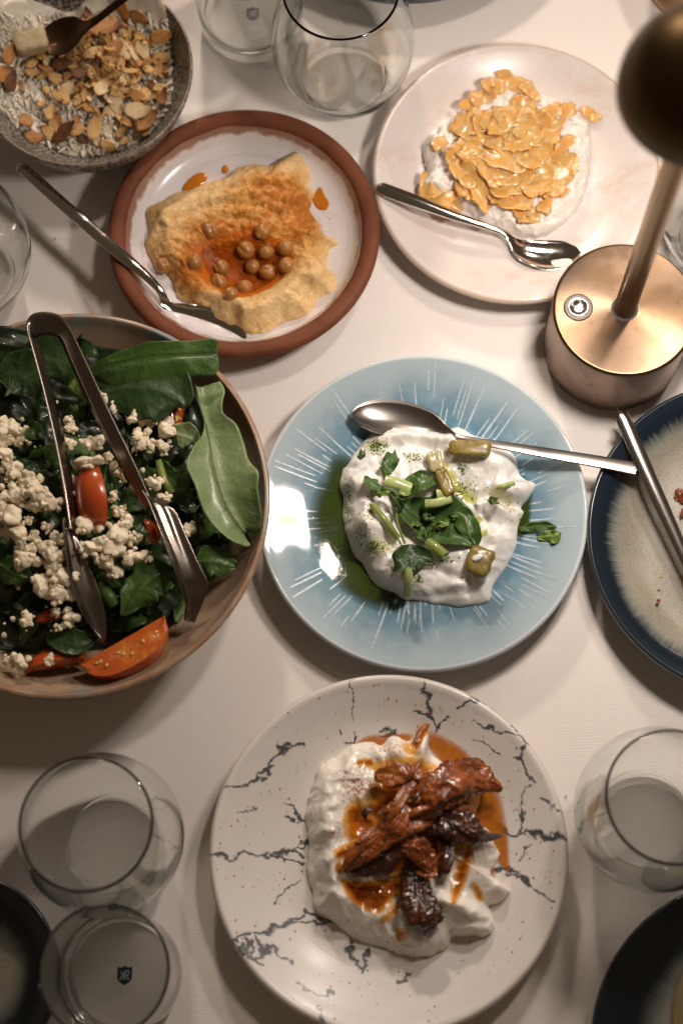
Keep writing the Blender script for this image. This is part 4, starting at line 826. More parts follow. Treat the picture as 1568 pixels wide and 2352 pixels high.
def random_leaf(x, y, ang, L, w, z, mat, lab, lobes=.25, seed=0, cup=.004):
    dx, dy = math.cos(ang), math.sin(ang); n = 6; st = []
    bend = rl.uniform(-.5, .5)
    for k in range(n):
        t = k/(n-1); s = (t-.5)*L; px = x+dx*s-dy*bend*L*.3*(t-.5)**2*2; py = y+dy*s+dx*bend*L*.3*(t-.5)**2*2
        ww = w*math.sin(math.pi*min(1, .06+.94*t))**.7*(.45+.75*t); ww = ww if 0 < k < n-1 else (2.5 if k == 0 else 1.5)
        zz = z+.006*math.sin(t*3.1)-.004*abs(t-.5)*2+rl.uniform(-.002, .002); zz = max(zz, dz('salad', px, py)+.004)
        st.append((px, py, zz, ww, ww*rl.uniform(.8, 1.1), cup*rl.uniform(-.4, 1.6), cup*rl.uniform(-1.2, 1.)))
    leaf('salad_leaf', st, mat, lab, 'leaf', G_L, nu=30, nv=11, lobes=lobes, seed=seed, wave=.003)
k = 0
while k < 80:
    x = rl.uniform(-140, 560); y = rl.uniform(830, 1500); d = math.hypot((x-150)/430, (y-1165)/355)
    if d > .92: continue
    L = rl.uniform(90, 200); mt_ = LD if rl.random() < .6 else LM
    random_leaf(x, y, rl.uniform(0, 6.28), L, L*rl.uniform(.17, .30), zS(x, y)-.006+rl.uniform(-.006, .004)-.012*d**4, mt_, f"{'large' if L > 190 else ('small' if L < 145 else 'mid sized')} {'dark' if mt_ is LD else 'brighter green'} leaf {where(x, y, 150, 1165, 400, 340)} of the salad", rl.choice((.15, .35, .5)), k, rl.uniform(.001, .006)); k += 1
zF = zc(321.6, 775.2, .2197); zA = zc(0, 689, .4028); zE = zc(0, 1136.9, .2197); zBb = zc(0, 1119.7, .4028); zCc = zc(0, 849.8, .2051)
# the pale leaf against the right wall of the bowl
rows = [((598, 528), 6, 250), ((622, 640), 8, 280), ((648, 760), 10, 235), ((690, 900), 14, 195), ((722, 1020), 70, 300), ((752, 1130), 160, 330), ((785, 1300), 285, 355), ((815, 1430), 290, 385), ((850, 1560), 265, 390), ((905, 1720), 250, 345), ((965, 1835), 240, 310), ((1020, 1920), 215, 265), ((1055, 1975), 180, 215), ((1080, 2012), 120, 140), ((1090, 2030), 60, 70)]
leaf('salad_leaf', [(*zF([p])[0], .056+.010*math.sin(i/12*3)+.0, b*.2197, a*.2197, .004+.006*(i > 7), .004+.004*(i > 4)) for i, (p, a, b) in enumerate(rows)], LP, 'large pale green leaf showing its underside against the right wall of the bowl', 'leaf', G_L, nu=70, nv=23, lobes=.05, seed=3, wave=.0018, rib=.0016)
leaf('salad_leaf', [(*p, z, a, b, c, d) for p, z, a, b, c, d in zip(zA([(520, 560), (600, 520), (720, 500), (840, 500), (950, 530), (1030, 580), (1050, 620)]), (.060, .064, .068, .070, .069, .066, .064), (6, 70, 88, 92, 76, 40, 3), (6, 46, 60, 72, 74, 40, 3), (.002,)*7, (-.004,)*7)], LD, 'large dark leaf below the folded one, feta at its tip', 'leaf', G_L, nu=60, nv=21, lobes=.06, seed=8, rib=.0008)
leaf('salad_leaf', [(*p, z, a, b, c, d) for p, z, a, b, c, d in zip(zA([(500, 420), (600, 380), (720, 350), (860, 325), (1000, 318), (1120, 312), (1215, 310), (1243, 308)]), (.066, .071, .074, .076, .076, .075, .074, .073), (4, 16, 24, 29, 31, 33, 32, 22), (6, 50, 62, 60, 46, 46, 44, 26), (.004,)*8, (-.007, -.008, -.008, -.008, -.006, -.006, -.004, -.003))], LM, 'glossy folded leaf sticking out over the bowl rim at the top right', 'leaf', G_L, nu=60, nv=21, lobes=.03, seed=12, rib=-.0014)
leaf('salad_leaf', [(*p, z, a, a, .003, -.003) for p, z, a in zip(zA([(150, 460), (180, 400), (230, 350), (290, 340), (350, 400), (375, 480)]), (.052, .058, .061, .062, .060, .055), (8, 40, 55, 56, 44, 6))], LD, 'dark rounded leaf between the two arms of the tongs', 'leaf', G_L, nu=40, nv=17, seed=5, lobes=.04)
leaf('salad_leaf', [(*p, z, a, a, .003, .003) for p, z, a in zip(zA([(0, 440), (70, 420), (130, 440), (170, 480), (210, 560)]), (.055, .058, .059, .058, .052), (10, 56, 60, 44, 6))], LD, 'dark leaf left of the tongs at the top of the salad', 'leaf', G_L, nu=40, nv=17, seed=6, lobes=.05)
leaf('salad_leaf', [(*p, z, a, b, .004, -.002) for p, z, a, b in zip(zA([(380, 380), (400, 440), (440, 500), (500, 590)]), (.055, .057, .056, .052), (3, 20, 18, 3), (3, 16, 16, 2))], LB, 'yellow green leaf edge beside the right arm of the tongs', 'leaf', G_L, nu=30, nv=11, seed=2)
leaf('salad_leaf', [(*p, z, a, b, .003, -.003) for p, z, a, b in zip(zBb([(705, 735), (760, 640), (820, 560), (900, 500), (1000, 480)]), (.050, .054, .056, .056, .052), (6, 28, 46, 40, 5), (4, 30, 50, 40, 5))], LM, 'leaf with a pale stalk end between the scoops of the tongs', 'leaf', G_L, nu=44, nv=15, seed=15, lobes=.12, rib=.0016)
leaf('salad_leaf', [(*p, z, a, b, .003, -.002) for p, z, a, b in zip(zBb([(1120, 430), (1200, 420), (1280, 440), (1345, 455)]), (.050, .052, .050, .046), (8, 40, 36, 4), (8, 36, 28, 4))], LM, 'wet green leaf with a bright vein right of the tong scoop', 'leaf', G_L, nu=40, nv=15, seed=16, lobes=.15, rib=.0012)
leaf('salad_leaf', [(*p, z, a, b, .004, -.004) for p, z, a, b in zip(zBb([(500, 440), (560, 480), (640, 530), (750, 600)]), (.055, .056, .055, .05), (10, 34, 26, 3), (8, 28, 20, 3))], LM, 'bright leaf right of the left scoop', 'leaf', G_L, nu=40, nv=15, seed=18, lobes=.1)
leaf('salad_leaf', [(*p, z, a, b, .003, .003) for p, z, a, b in zip(zBb([(270, 860), (350, 880), (450, 900), (560, 850)]), (.048, .051, .051, .048), (8, 36, 40, 5), (6, 22, 24, 4))], LD, 'flat dark leaf above the big tomato wedge', 'leaf', G_L, nu=40, nv=15, seed=19, lobes=.03)
leaf('salad_leaf', [(*p, z, a, b, .004, -.004) for p, z, a, b in zip(zBb([(0, 440), (60, 480), (130, 510), (190, 525)]), (.058, .060, .060, .056), (16, 34, 24, 3), (14, 28, 18, 3))], LM, 'leaf with a yellow rib at the left edge of the picture', 'leaf', G_L, nu=40, nv=15, seed=22, lobes=.05, rib=.0014)
leaf('salad_leaf', [(*p, z, a, b, .004, -.002) for p, z, a, b in zip(zA([(900, 930), (940, 1000), (1000, 1080), (1060, 1170)]), (.056, .056, .054, .048), (5, 30, 44, 5), (5, 26, 30, 4))], LM, 'leaf behind the cut stalk right of the tongs', 'leaf', G_L, nu=40, nv=15, seed=23, lobes=.2)
leaf('salad_leaf', [(*p, z, a, b, .004, -.002) for p, z, a, b in zip(zA([(980, 760), (1040, 770), (1090, 790), (1120, 830)]), (.056, .058, .058, .055), (8, 28, 24, 4), (8, 28, 24, 4))], LP, 'small pale leaf between the feta and the large pale leaf', 'leaf', G_L, nu=30, nv=13, seed=24)
def stick(name, pts, r, mat, lab, cat, group=None, n=24, m=10, flat=1., wob=.06, seed=0, taper=None):
    P = spline(np.array(pts, float), n); C = np.stack([W(*p) for p in P]); T = np.gradient(C, axis=0); T /= np.linalg.norm(T, axis=1)[:, None]
    s = np.cross(np.array([0, 0, 1.]), T); s /= np.linalg.norm(s, axis=1)[:, None]+1e-9; u = np.cross(T, s); th = np.linspace(0, 2*math.pi, m, endpoint=False); q = np.array([mpp(*p) for p in P])
    rr = (np.full(n, float(r)) if taper is None else spline(np.array(taper, float)[:, None], n)[:, 0])*q; secs = []
    for i in range(n):
        k = rr[i]*(1+wob*fbm(np.stack([np.cos(th)*1.5, np.sin(th)*1.5, np.full(m, i*.25+seed)], 1), 1, 3, seed)); secs.append(C[i]+s[i]*(k*np.cos(th))[:, None]+u[i]*(flat*k*np.sin(th))[:, None])
    V, F = loft(secs); return tag(mk(name, V, F, mat), lab, cat, group)
STK = Mat('cut stalk', (.24, .29, .07), .3, coat=.4, sss=.1); STK.var(90, (.16, .23, .05), .4, .7); STP = Mat('pale celery', (.46, .52, .21), .25, coat=.5, sss=.25, sss_r=(.004, .005, .002)); STP.var(160, (.36, .45, .14), .4, .7); STP.nbump(300, .12, .0005)
stick('leaf_stalk', [(*zA([(905, 920)])[0], .060), (*zA([(935, 1020)])[0], .061), (*zA([(980, 1100)])[0], .059)], 9, STK, 'cut green stalk standing out right of the tongs', 'stalk')
stick('leaf_stalk', [(*zBb([(575, 565)])[0], .052), (*zBb([(620, 620)])[0], .055), (*zBb([(650, 665)])[0], .052)], 15, LM, 'dark green curled stalk right of the left scoop', 'stalk')
# --- tomatoes
SKIN = Mat('tomato skin', (.46, .070, .016), .24, coat=.35, coat_rough=.08, sss=.1); SKIN.var(60, (.54, .13, .022), .45, .7)
FLESH = Mat('tomato flesh', (.46, .095, .018), .2, coat=.4, sss=.2, sss_r=(.006, .002, .001)); FLESH.var(90, (.55, .20, .03), .5, .7); FLESH.nbump(120, .4, .002)
SEED = Mat('tomato seed', (.60, .36, .09), .25, coat=.4)
def wedge(a, b, z, rad, up, lab, open_=1.7, roll=0., bow=1.):
    """slice of tomato: chord from a to b, outer skin bulging toward 'up' side"""
    A, B = W(*a, z), W(*b, z); e = empty('tomato_wedge', (A+B)/2, lab, 'tomato', 'tomato pieces in the salad'); ax = B-A; L = np.linalg.norm(ax)/2; ax /= np.linalg.norm(ax); C = (A+B)/2
    zz = np.array([0, 0, 1.]); s = np.cross(zz, ax); d0 = s*math.cos(up)+zz*math.sin(up); d1 = np.cross(ax, d0); R = rad*mpp(*a, z)
    nt, nf = 26, 16; t = np.linspace(-1, 1, nt); r = R*np.sqrt(np.clip(1-np.abs(t)**2.3, .0004, 1)); ph = np.linspace(-open_/2, open_/2, nf)+roll
    S = np.array([[C+ax*L*t[i]+(d0*math.cos(p)+d1*math.sin(p))*r[i]*(1+.03*math.sin(3*p+i*.2)) for p in ph] for i in range(nt)])
    mk('skin', S.reshape(-1, 3), gridf(nt, nf), SKIN, e)
    for side in (0, -1):
        K = np.array([[C+ax*L*t[i]*(.999)+(S[i, side]-(C+ax*L*t[i]))*q for q in np.linspace(0, 1, 9)] for i in range(nt)])
        nn = np.cross(ax, S[nt//2, side]-C); nn /= np.linalg.norm(nn); g = np.linspace(0, 1, 9); dep = .0016*np.exp(-((g-.55)/.22)**2)[None, :]*np.abs(np.sin(t*4.2))[:, None]
        sg = -1 if side == 0 else 1; K = K-nn*(dep*(-sg))[:, :, None]*1.
        mk('cut_face', K.reshape(-1, 3), gridf(nt, 9), FLESH, e)
        up_ = nn*sg
        if abs(nn[2]) > .3 and R > .007:
            up_ = nn if nn[2] > 0 else -nn; sr = random.Random(int(L*1e5)); V0, F0 = ico(2)
            for _ in range(9):
                i = int(nt*sr.uniform(.16, .84)); g_ = sr.uniform(.35, .72); c = K[i, int(g_*8)]+up_*.0004
                mk('seed', orient(V0*np.array([.0017, .0011, .0007]), c, sr.uniform(0, 3), 0, 0, up_), F0, SEED, e)
    return e
wedge((378, 1414), (183, 1526), .050, 84, -.32, 'large tomato wedge with glossy cut face at the bottom of the salad', 1.5, .0)
wedge((214, 1066), (240, 1212), .064, 54, 1.85, 'upright tomato wedge beneath the slab of feta, by the left tong arm', 1.9, .25)
wedge((412, 1000), (438, 880), .052, 34, -.1, 'red tomato slice peeking out behind the dark leaf at the right', 1.6)
wedge((60, 1548), (205, 1520), .040, 46, .6, 'dark red tomato piece in shadow along the bottom of the bowl', 1.6)
wedge((82, 1432), (150, 1420), .047, 26, .9, 'small red tomato bit under the lower feta crumbs', 1.6)
wedge((165, 1180), (212, 1196), .055, 20, 1.0, 'small dark red tomato bit between feta and the upright wedge', 1.6)
wedge((330, 1195), (356, 1250), .055, 22, .8, 'orange tomato bit half under the right scoop', 1.6)
# --- feta crumbles
FETA = Mat('feta', (.90, .80, .61), .55, spec=.3, sss=.25, sss_r=(.006, .005, .003)); FETA.var(180, (.78, .66, .45), .4, .7); FETA.nbump(800, .35, .0008); FETA.nbump(220, .3, .0015)
def crumble(c, r, seed, lumps=None, elong=(1, 1), rot=0.):
    rg = random.Random(seed); V0, F0 = ico(4 if r > .003 else 3); parts = []
    n = lumps if lumps else (3 if r < .003 else rg.choice((6, 8, 10)))
    for k in range(n):
        q = 1.2 if k == 0 else rg.choice((.25, .35, .5, .62, .8))*rg.uniform(.9, 1.15); d = Vector((rg.uniform(-1, 1), rg.uniform(-1, 1), rg.uniform(-.5, .8))).normalized()*(0 if k == 0 else rg.uniform(.78, 1.1))
        P = V0*np.array([rg.uniform(.75, 1.1), rg.uniform(.7, 1.05), rg.uniform(.65, .9)])*q*.72
        P = P*(1+.42*fbm(V0+seed*1.3+k*5, 1.15, 2, seed)+.12*fbm(V0+k*2.+seed, 3.6, 3, seed+3))[:, None]+np.array(d)*.9*(np.array([1, 1, .8]))
        ctr = P.mean(0)
        for _ in range(4):
            nn = np.array(Vector((rg.uniform(-1, 1), rg.uniform(-1, 1), rg.uniform(-.3, 1))).normalized()); dd = (P-ctr)@nn; P = P-nn*(np.maximum(0, dd-rg.uniform(.30, .50)*q)*.9)[:, None]
        P = P+.035*q*fbm(V0*1.0+seed+k, 7., 2, seed+8)[:, None]*V0; parts.append((P, F0))
    V, F = merge(parts); V[:, 0] *= elong[0]; V[:, 1] *= elong[1]; cr, sr = math.cos(rot), math.sin(rot); V = V@np.array([[cr, sr, 0], [-sr, cr, 0], [0, 0, 1]])
    return V*r+np.array(c), F
FT = [(p, s*.4028, l) for *p, s, l in [
 (600, 560, 52, None), (645, 612, 44, None), (722, 605, 62, None), (765, 655, 84, 'biggest feta lump on the dark leaf, right of the tongs'), (850, 685, 66, None), (935, 745, 92, 'ragged feta lump at the tip of the dark leaf'), (800, 785, 76, None), (865, 830, 50, None), (762, 852, 26, 'tiny round feta crumb below the clump on the dark leaf'), (940, 845, 60, None), (390, 692, 42, None), (412, 735, 48, None), (388, 815, 60, None), (545, 800, 66, 'tan feta piece in shadow between the tong arms'), (468, 805, 32, None), (615, 895, 46, None), (690, 975, 72, None), (432, 1030, 56, None), (430, 1105, 62, None), (655, 1120, 38, 'pink edged feta crumb stuck to the upright tomato'), (868, 1040, 66, None), (938, 1132, 56, 'feta crumb just below the cut green stalk'), (1176, 870, 22, 'tiny feta speck on the upper half of the large pale leaf'), (1196, 995, 18, 'tiny feta speck lower on the large pale leaf'),
 (70, 735, 110, 'feta lump highest at the left edge of the salad'), (20, 790, 70, None), (105, 800, 60, None), (18, 880, 80, None), (30, 940, 60, None), (85, 985, 90, None), (150, 1025, 74, None), (205, 1050, 56, None), (85, 1095, 72, None), (112, 1150, 50, None), (225, 1110, 80, None), (300, 1150, 74, None), (160, 1170, 50, None)]]
FT = [(zA([p])[0], s, l) for p, s, l in FT]+[(zBb([p])[0], s*.4028, l) for *p, s, l in [
 (55, 175, 120, 'big pale feta lump at the left edge, mid salad'), (95, 265, 96, None), (15, 120, 70, None), (190, 280, 46, None), (160, 188, 36, None), (275, 225, 44, None), (478, 222, 74, None), (545, 205, 64, None), (655, 265, 104, 'largest feta lump below the upright tomato'), (625, 340, 96, None), (720, 215, 70, None), (690, 145, 66, None), (740, 290, 60, None), (600, 415, 66, None), (660, 480, 54, None), (765, 395, 76, None), (825, 385, 60, None), (785, 290, 44, None), (515, 350, 70, None), (145, 395, 100, None), (115, 350, 60, None), (260, 345, 86, None), (325, 295, 60, None), (300, 430, 96, None), (345, 510, 90, None), (225, 535, 80, None), (330, 605, 96, None), (255, 590, 70, None), (390, 600, 60, None), (160, 755, 60, 'lone feta crumb at the lower left of the salad'), (318, 712, 40, None), (400, 742, 66, None), (338, 800, 40, None), (1085, 238, 60, 'feta crumb right of the fluted scoop'), (115, 985, 70, None), (55, 990, 60, None), (288, 985, 50, 'small feta crumb left of the big tomato wedge'), (40, 245, 60, None), (30, 60, 90, None), (220, 60, 80, None), (100, 40, 70, None)]]
def fetalab(p, s):
    sz = 'small crumb' if s < 21 else ('chunky lump' if s > 33 else 'mid sized crumb'); x, y = p
    armx = np.interp(y, [800, 1010, 1215, 1460], [70, 122, 160, 230])
    if x < armx:
        pl = 'at the picture left edge' if x < 45 else 'just left of the left tong arm' if armx-x < 45 else 'midway to the left tong arm'
        lv = 'high up' if y < 1020 else ('halfway down' if y < 1210 else ('low down' if y < 1380 else 'at the very bottom'))
        return f'{sz} of feta {pl}, {lv}'
    if x > np.interp(y, [722, 945, 1160, 1420], [150, 252, 352, 450]): pl = 'on the dark leaf right of the tongs' if y < 1050 else 'right of the right tong arm'
    else: pl = 'between the tong arms above the upright tomato' if y < 1075 else ('beside the upright tomato' if y < 1190 else 'below the upright tomato between the scoops')
    return f'{sz} of feta {pl}'
for i, (p, s, l) in enumerate(FT):
    d = s*.78*mpp(*p, .06); z = max(zS(*p), .03)+.013+(.004 if s > 28 else 0); c = W(*p, z)
    V, F = crumble(c, d, 300+i); o = mk('feta_crumble', V, F, FETA); tag(o, l or fetalab(p, s), 'feta', 'feta crumbs on the salad')
p = zA([(480, 925)])[0]; V, F = crumble(W(*p, .073), 46*mpp(*p, .06)*.75, 777, 4, (1.35, .62), .25); tag(mk('feta_crumble', V, F, FETA), 'long smooth slab of feta lying above the upright tomato', 'feta', 'feta crumbs on the salad')

rc = random.Random(8); parts = []
for _ in range(170):
    p, s, l = rc.choice(FT); x, y = p[0]+rc.gauss(0, 30), p[1]+rc.gauss(0, 30)
    if math.hypot((x-150)/400, (y-1165)/350) > .95: continue
    r = rc.choice((.0006, .0009, .0013, .0018)); V0, F0 = ico(2); c = W(x, y, max(zS(x, y), .03)+.0055)
    parts.append((V0*r*(1+.35*fbm(V0+x, 1.6, 2, 5))[:, None]+c, F0))
V, F = merge(parts); tag(mk('feta_fines', V, F, FETA), 'fine feta bits fallen between the leaves of the salad', 'feta', None, 'stuff')
# ------------------------------------------------------------ rice and almonds
zR = zc(0, 0, .3662)
RICEO = zR([(-10, 420), (40, 300), (90, 215), (300, 190), (480, 180), (600, 130), (760, 95), (920, 105), (1050, 150), (1090, 280), (1098, 420), (1100, 640), (1040, 790), (920, 905), (750, 975), (560, 1015), (440, 1005), (260, 935), (140, 875), (30, 770), (-30, 600)])
def rice_h(P, T, e):
    q = P3(P); return .021*(1-T**2.6)+.0035*fbm(q, 55, 3, 5)+.0025*G(P, *zR([(640, 420)])[0], 90, 60)+.0012*fbm(q, 300, 3, 6), None
RCM = Mat('boiled rice', (.76, .70, .59), .4, spec=.45, sss=.25, sss_r=(.004, .0035, .003)); RCM.var(60, (.66, .57, .42), .45, .7)
tmp = mound('rice', RICEO, 'rice', rice_h, RCM, 40, 140); hitR = top_of(tmp)
def grain_geo():
    n, m = 7, 6; th = np.linspace(0, 2*math.pi, m, endpoint=False); u = np.linspace(-1, 1, n); V = []
    for a in u:
        r = max(.12, (1-abs(a)**2.6)**.5); V += [(a, r*math.cos(t), r*math.sin(t)) for t in th]
    return np.array(V), gridf(n, m, wrap_v=True)+[list(range(m))[::-1], [(n-1)*m+k for k in range(m)]]
def rice_grains():
    L0 = np.array(tmp.location); V0 = np.array([v.co[:] for v in tmp.data.vertices])+L0; F0 = [list(p.vertices) for p in tmp.data.polygons]
    parts = [(V0+np.array([0, 0, .0003]), F0)]; gv, gf = grain_geo(); rg = random.Random(3); pts = np.array(RICEO); lo, hi = pts.min(0), pts.max(0); n = 0
    while n < 1250:
        x = rg.uniform(lo[0], hi[0]); y = rg.uniform(lo[1], hi[1])
        if x < -60: continue
        h = hitR(x, y)
        if h is None: continue
        L = rg.uniform(.0021, .0037); r = rg.uniform(.0010, .0015); S = gv*np.array([L, r, r*.85]); S[:, 2] += .12*L*(gv[:, 0]**2)*rg.uniform(-1, 1)
        parts.append((orient(S, h[0]+np.array([0, 0, rg.uniform(-.0002, .0028)]), rg.uniform(0, 6.28)*1. if rg.random() < .5 else rg.gauss(1.9, .5), rg.uniform(-.6, .6), rg.uniform(0, 6.28), h[1]), gf)); n += 1
    V, F = merge(parts); bpy.data.objects.remove(tmp); o = mk('rice', V, F, RCM, loc=L0); tag(o, 'boiled long grain rice filling the spotted bowl', 'rice', None, 'stuff')
rice_grains()
def almond_geo(seed):
    rg = random.Random(seed); nr, na = 5, 18; th = np.linspace(0, 2*math.pi, na, endpoint=False); bend = rg.uniform(.02, .30); tw = rg.uniform(-.2, .2)
    rad = (1-.22*np.maximum(0, np.cos(th))**3*0+.0)*(1+.07*np.array([rg.uniform(-1, 1) for _ in th])); ex = np.cos(th)*rad*(1+.20*np.maximum(0, np.cos(th))**4); ey = np.sin(th)*rad*.60*(1-.30*np.maximum(0, np.cos(th)))
    def sh(z0):
        V = [(0, 0, z0)]
        for i in range(1, nr+1):
            k = i/nr
            for a, b in zip(ex, ey): V.append((a*k, b*k, z0*(1-.5*k**4)+bend*(a*k)**2+tw*a*b*k*k))
        return V
    T, B = sh(.055), sh(-.055); N = len(T); F = []
    for k in range(na):
        F.append([0, 1+k, 1+(k+1) % na]); F.append([N, N+1+(k+1) % na, N+1+k])
        for i in range(nr-1):
            a, b = 1+i*na+k, 1+i*na+(k+1) % na; F.append([a, a+na, b+na, b]); F.append([N+a, N+b, N+b+na, N+a+na])
        a, b = 1+(nr-1)*na+k, 1+(nr-1)*na+(k+1) % na; F.append([a, N+a, N+b, b])
    return np.array(T+B), F
def almat(name, c1, c2, c3):
    m = Mat(name, c1, .42, spec=.4, sss=.1, sss_r=(.003, .002, .001)); r, a, z = m.radial(); m.mixc(m.ramp(m.noise(2.2, 4), .4, .66), c2); m.mixc(m.math('MULTIPLY', m.ramp(r, .62, 1.0), m.ramp(m.noise(1.6, 2), .3, .6)), c3); m.nbump(9, .25, .03); return m
ALM = {'pale': almat('pale almond', (.76, .58, .34), (.68, .47, .24), (.45, .24, .085)), 'golden': almat('golden almond', (.66, .42, .17), (.56, .31, .10), (.28, .11, .035)), 'toasted': almat('toasted almond', (.50, .24, .075), (.40, .165, .048), (.15, .052, .018)), 'dark': almat('dark almond', (.17, .065, .02), (.10, .038, .014), (.06, .02, .01))}
ALME = {}
for k_, mm_ in ALM.items():
    for sd in range(4):
        V, F = almond_geo(sd+len(k_)*7); me = bpy.data.meshes.new('almond_flake'); me.from_pydata(V.tolist(), [], F); me.materials.append(mm_.m); me.polygons.foreach_set('use_smooth', [True]*len(me.polygons)); ALME[k_, sd] = me
HERO = [(870, 722, 100, 'pale', .05, 'largest pale almond flake, at the lower right of the rice'), (930, 790, 95, 'toasted', .7, 'big browned almond flake below the largest pale one'), (603, 830, 90, 'golden', 1.35, 'upright orange brown almond flake at the lower middle of the rice'), (905, 352, 74, 'pale', -1.1, 'smooth pale almond flake standing upright at the upper right'), (410, 640, 66, 'golden', -1.0, 'golden almond flake left of centre, paired with a smaller one'), (372, 632, 52, 'golden', -.8, 'smaller golden flake touching its pair left of centre'), (650, 592, 74, 'pale', 1.2, 'pale almond flake standing in the middle of the rice'), (875, 640, 72, 'toasted', -.3, 'orange brown almond flake just above the largest pale one'), (405, 860, 105, 'dark', .5, 'curled dark almond flake at the lower left'), (180, 790, 80, 'toasted', -1.2, 'brown almond flake near the lower left wall'), (508, 312, 76, 'golden', .4, 'round golden flake with a brown spot at the top left'), (660, 212, 110, 'toasted', .1, 'long thin almond flake seen edge on near the top'), (1020, 262, 84, 'toasted', .2, 'brown almond flake at the upper right wall'), (72, 372, 78, 'toasted', 1.3, 'brown almond flake standing at the left wall below the pale chunk'), (80, 545, 80, 'dark', 1.4, 'dark almond flake leaning on the left wall'), (30, 500, 90, 'toasted', .8, 'almond flake on edge at the far left of the rice'), (400, 432, 74, 'dark', .1, 'dark curled almond flake left of the pile'), (778, 95, 84, 'toasted', -1.3, 'pointed almond flake sticking up at the top'), (880, 142, 70, 'toasted', -.6, 'brown almond flake right of the pointed one at the top'), (690, 415, 44, 'pale', .0, 'small pale almond chip on top of the pile'), (800, 530, 62, 'pale', .9, 'triangular pale almond flake right of centre'), (860, 520, 60, 'golden', 1.0, 'golden flake beside the triangular pale one'), (300, 360, 74, 'golden', .7, 'tilted almond flake under the pale chunk'), (840, 395, 56, 'dark', 1.3, 'nearly black almond scrap at the right of the pile'), (520, 500, 70, 'dark', .2, 'burnt almond cluster in the middle of the pile'), (230, 890, 70, 'toasted', -.3, 'almond flake lying at the bottom left wall'), (590, 560, 56, 'golden', .3, 'golden flake in the centre below the burnt cluster'), (1030, 640, 60, 'toasted', 1.2, 'brown flake tucked against the right wall')]
ra = random.Random(11)
AL = list(HERO)
while len(AL) < 285:
    if ra.random() < .70: x, y = ra.gauss(700, 175), ra.gauss(415, 135)
    else: x, y = ra.uniform(20, 1080), ra.uniform(130, 980)
    if math.hypot((x-540)/545, (y-540)/450) > .95: continue
    L = ra.choice((34, 40, 46, 54, 62, 72))*ra.uniform(.85, 1.15); AL.append((x, y, L, ra.choice(('pale', 'golden', 'golden', 'golden', 'toasted', 'toasted', 'dark' if ra.random() < .35 else 'golden')), ra.uniform(0, 6.28), None))
for i, (x, y, L, kd, yaw, lab) in enumerate(AL):
    p = zR([(x, y)])[0]; h = hitR(*p)
    if h is None: h = (W(*p, .040), np.array([0, 0, 1.]))
    q = L*.3662*mpp(*p, .045)*.92; o = bpy.data.objects.new('almond_flake', ALME[kd, i % 4]); COL.objects.link(o)
    nrm = Vector(h[1]); Rm = Vector((0, 0, 1)).rotation_difference(nrm).to_matrix() @ Matrix.Rotation(ra.uniform(-.75, .75) if lab is None else ra.uniform(-.3, .3), 3, Vector((math.cos(i), math.sin(i), 0))) @ Matrix.Rotation(yaw, 3, 'Z')
    lift = .0042+.0075*math.exp(-((x-690)/230)**2-((y-420)/170)**2)*ra.random()+(.0025 if lab else 0)
    o.matrix_world = Matrix.LocRotScale(Vector(h[0])+Vector((0, 0, lift)), Rm.to_quaternion(), Vector((q, q, max(q*.8, .0035))))
    sz = 'broad' if L > 62 else ('small' if L < 44 else 'mid sized'); cn = {'pale': 'pale', 'golden': 'golden', 'toasted': 'browned', 'dark': 'burnt'}[kd]
    tag(o, lab or f'{sz} {cn} almond flake {where(x, y, 600, 520, 520, 430)} of the rice', 'almond', 'toasted almond flakes on the rice')
def chunk(c, sx, sy, sz, seed, mat, name, lab, cat, yaw=0., nrm=None, group=None, amp=.10, pw=4.):
    V, F = ico(4); q = np.abs(V)**pw; S = V/(q.sum(1)[:, None]**(1/pw)); S = S*(1+amp*fbm(V+seed, 1.6, 3, seed)+amp*.4*fbm(V+seed, 6, 2, seed+2))[:, None]*np.array([sx, sy, sz])
    V = orient(S, c, yaw, 0, 0, nrm); return tag(mk(name, V, F, mat), lab, cat, group)
PAL = Mat('pale chunk', (.42, .35, .20), .55, sss=.1, sss_r=(.005, .004, .002)); PAL.var(90, (.42, .32, .16), .4, .7); PAL.nbump(260, .4, .0012)
p = zR([(200, 268)])[0]; chunk(W(*p, .0425), .0110, .0080, .0055, 3, PAL, 'pale_chunk', 'pale yellow chunk at the upper left of the rice beside the spoon', 'food piece', .22, None, None, .16, 6.)

# ------------------------------------------------------------ leaves and pickles on the yoghurt
def onY(x, y, up=.0): p = zB([(x, y)])[0]; h = hitY(*p); return (h[0][2] if h is not None else dz('blue', *p))+up
def yst(rows): return [(*zB([(x, y)])[0], onY(x, y, u), a*.3662, b*.3662, c, d) for x, y, u, a, b, c, d in rows]
WG = 'leaves on the yoghurt'
leaf('herb_leaf', yst([(425, 680, .003, 8, 8, 0, 0), (520, 770, .004, 100, 80, .006, .005), (620, 830, .005, 160, 140, .009, .006), (740, 860, .005, 185, 160, .009, .006), (850, 910, .004, 140, 120, .006, .004), (920, 965, .003, 80, 50, .003, .002), (952, 1005, .002, 4, 4, 0, 0)]), LM, 'largest dark cupped leaf in the hollow of the yoghurt', 'leaf', WG, nu=60, nv=21, seed=31, rib=.001, wave=.002)
leaf('herb_leaf', yst([(780, 800, .008, 8, 8, 0, 0), (830, 790, .010, 50, 60, .001, -.002), (880, 830, .009, 60, 80, .001, -.003), (900, 910, .006, 30, 50, 0, -.002), (915, 960, .004, 3, 3, 0, 0)]), LM, 'lighter leaf flap at the right of the big cupped leaf', 'leaf', WG, nu=40, nv=15, seed=32)
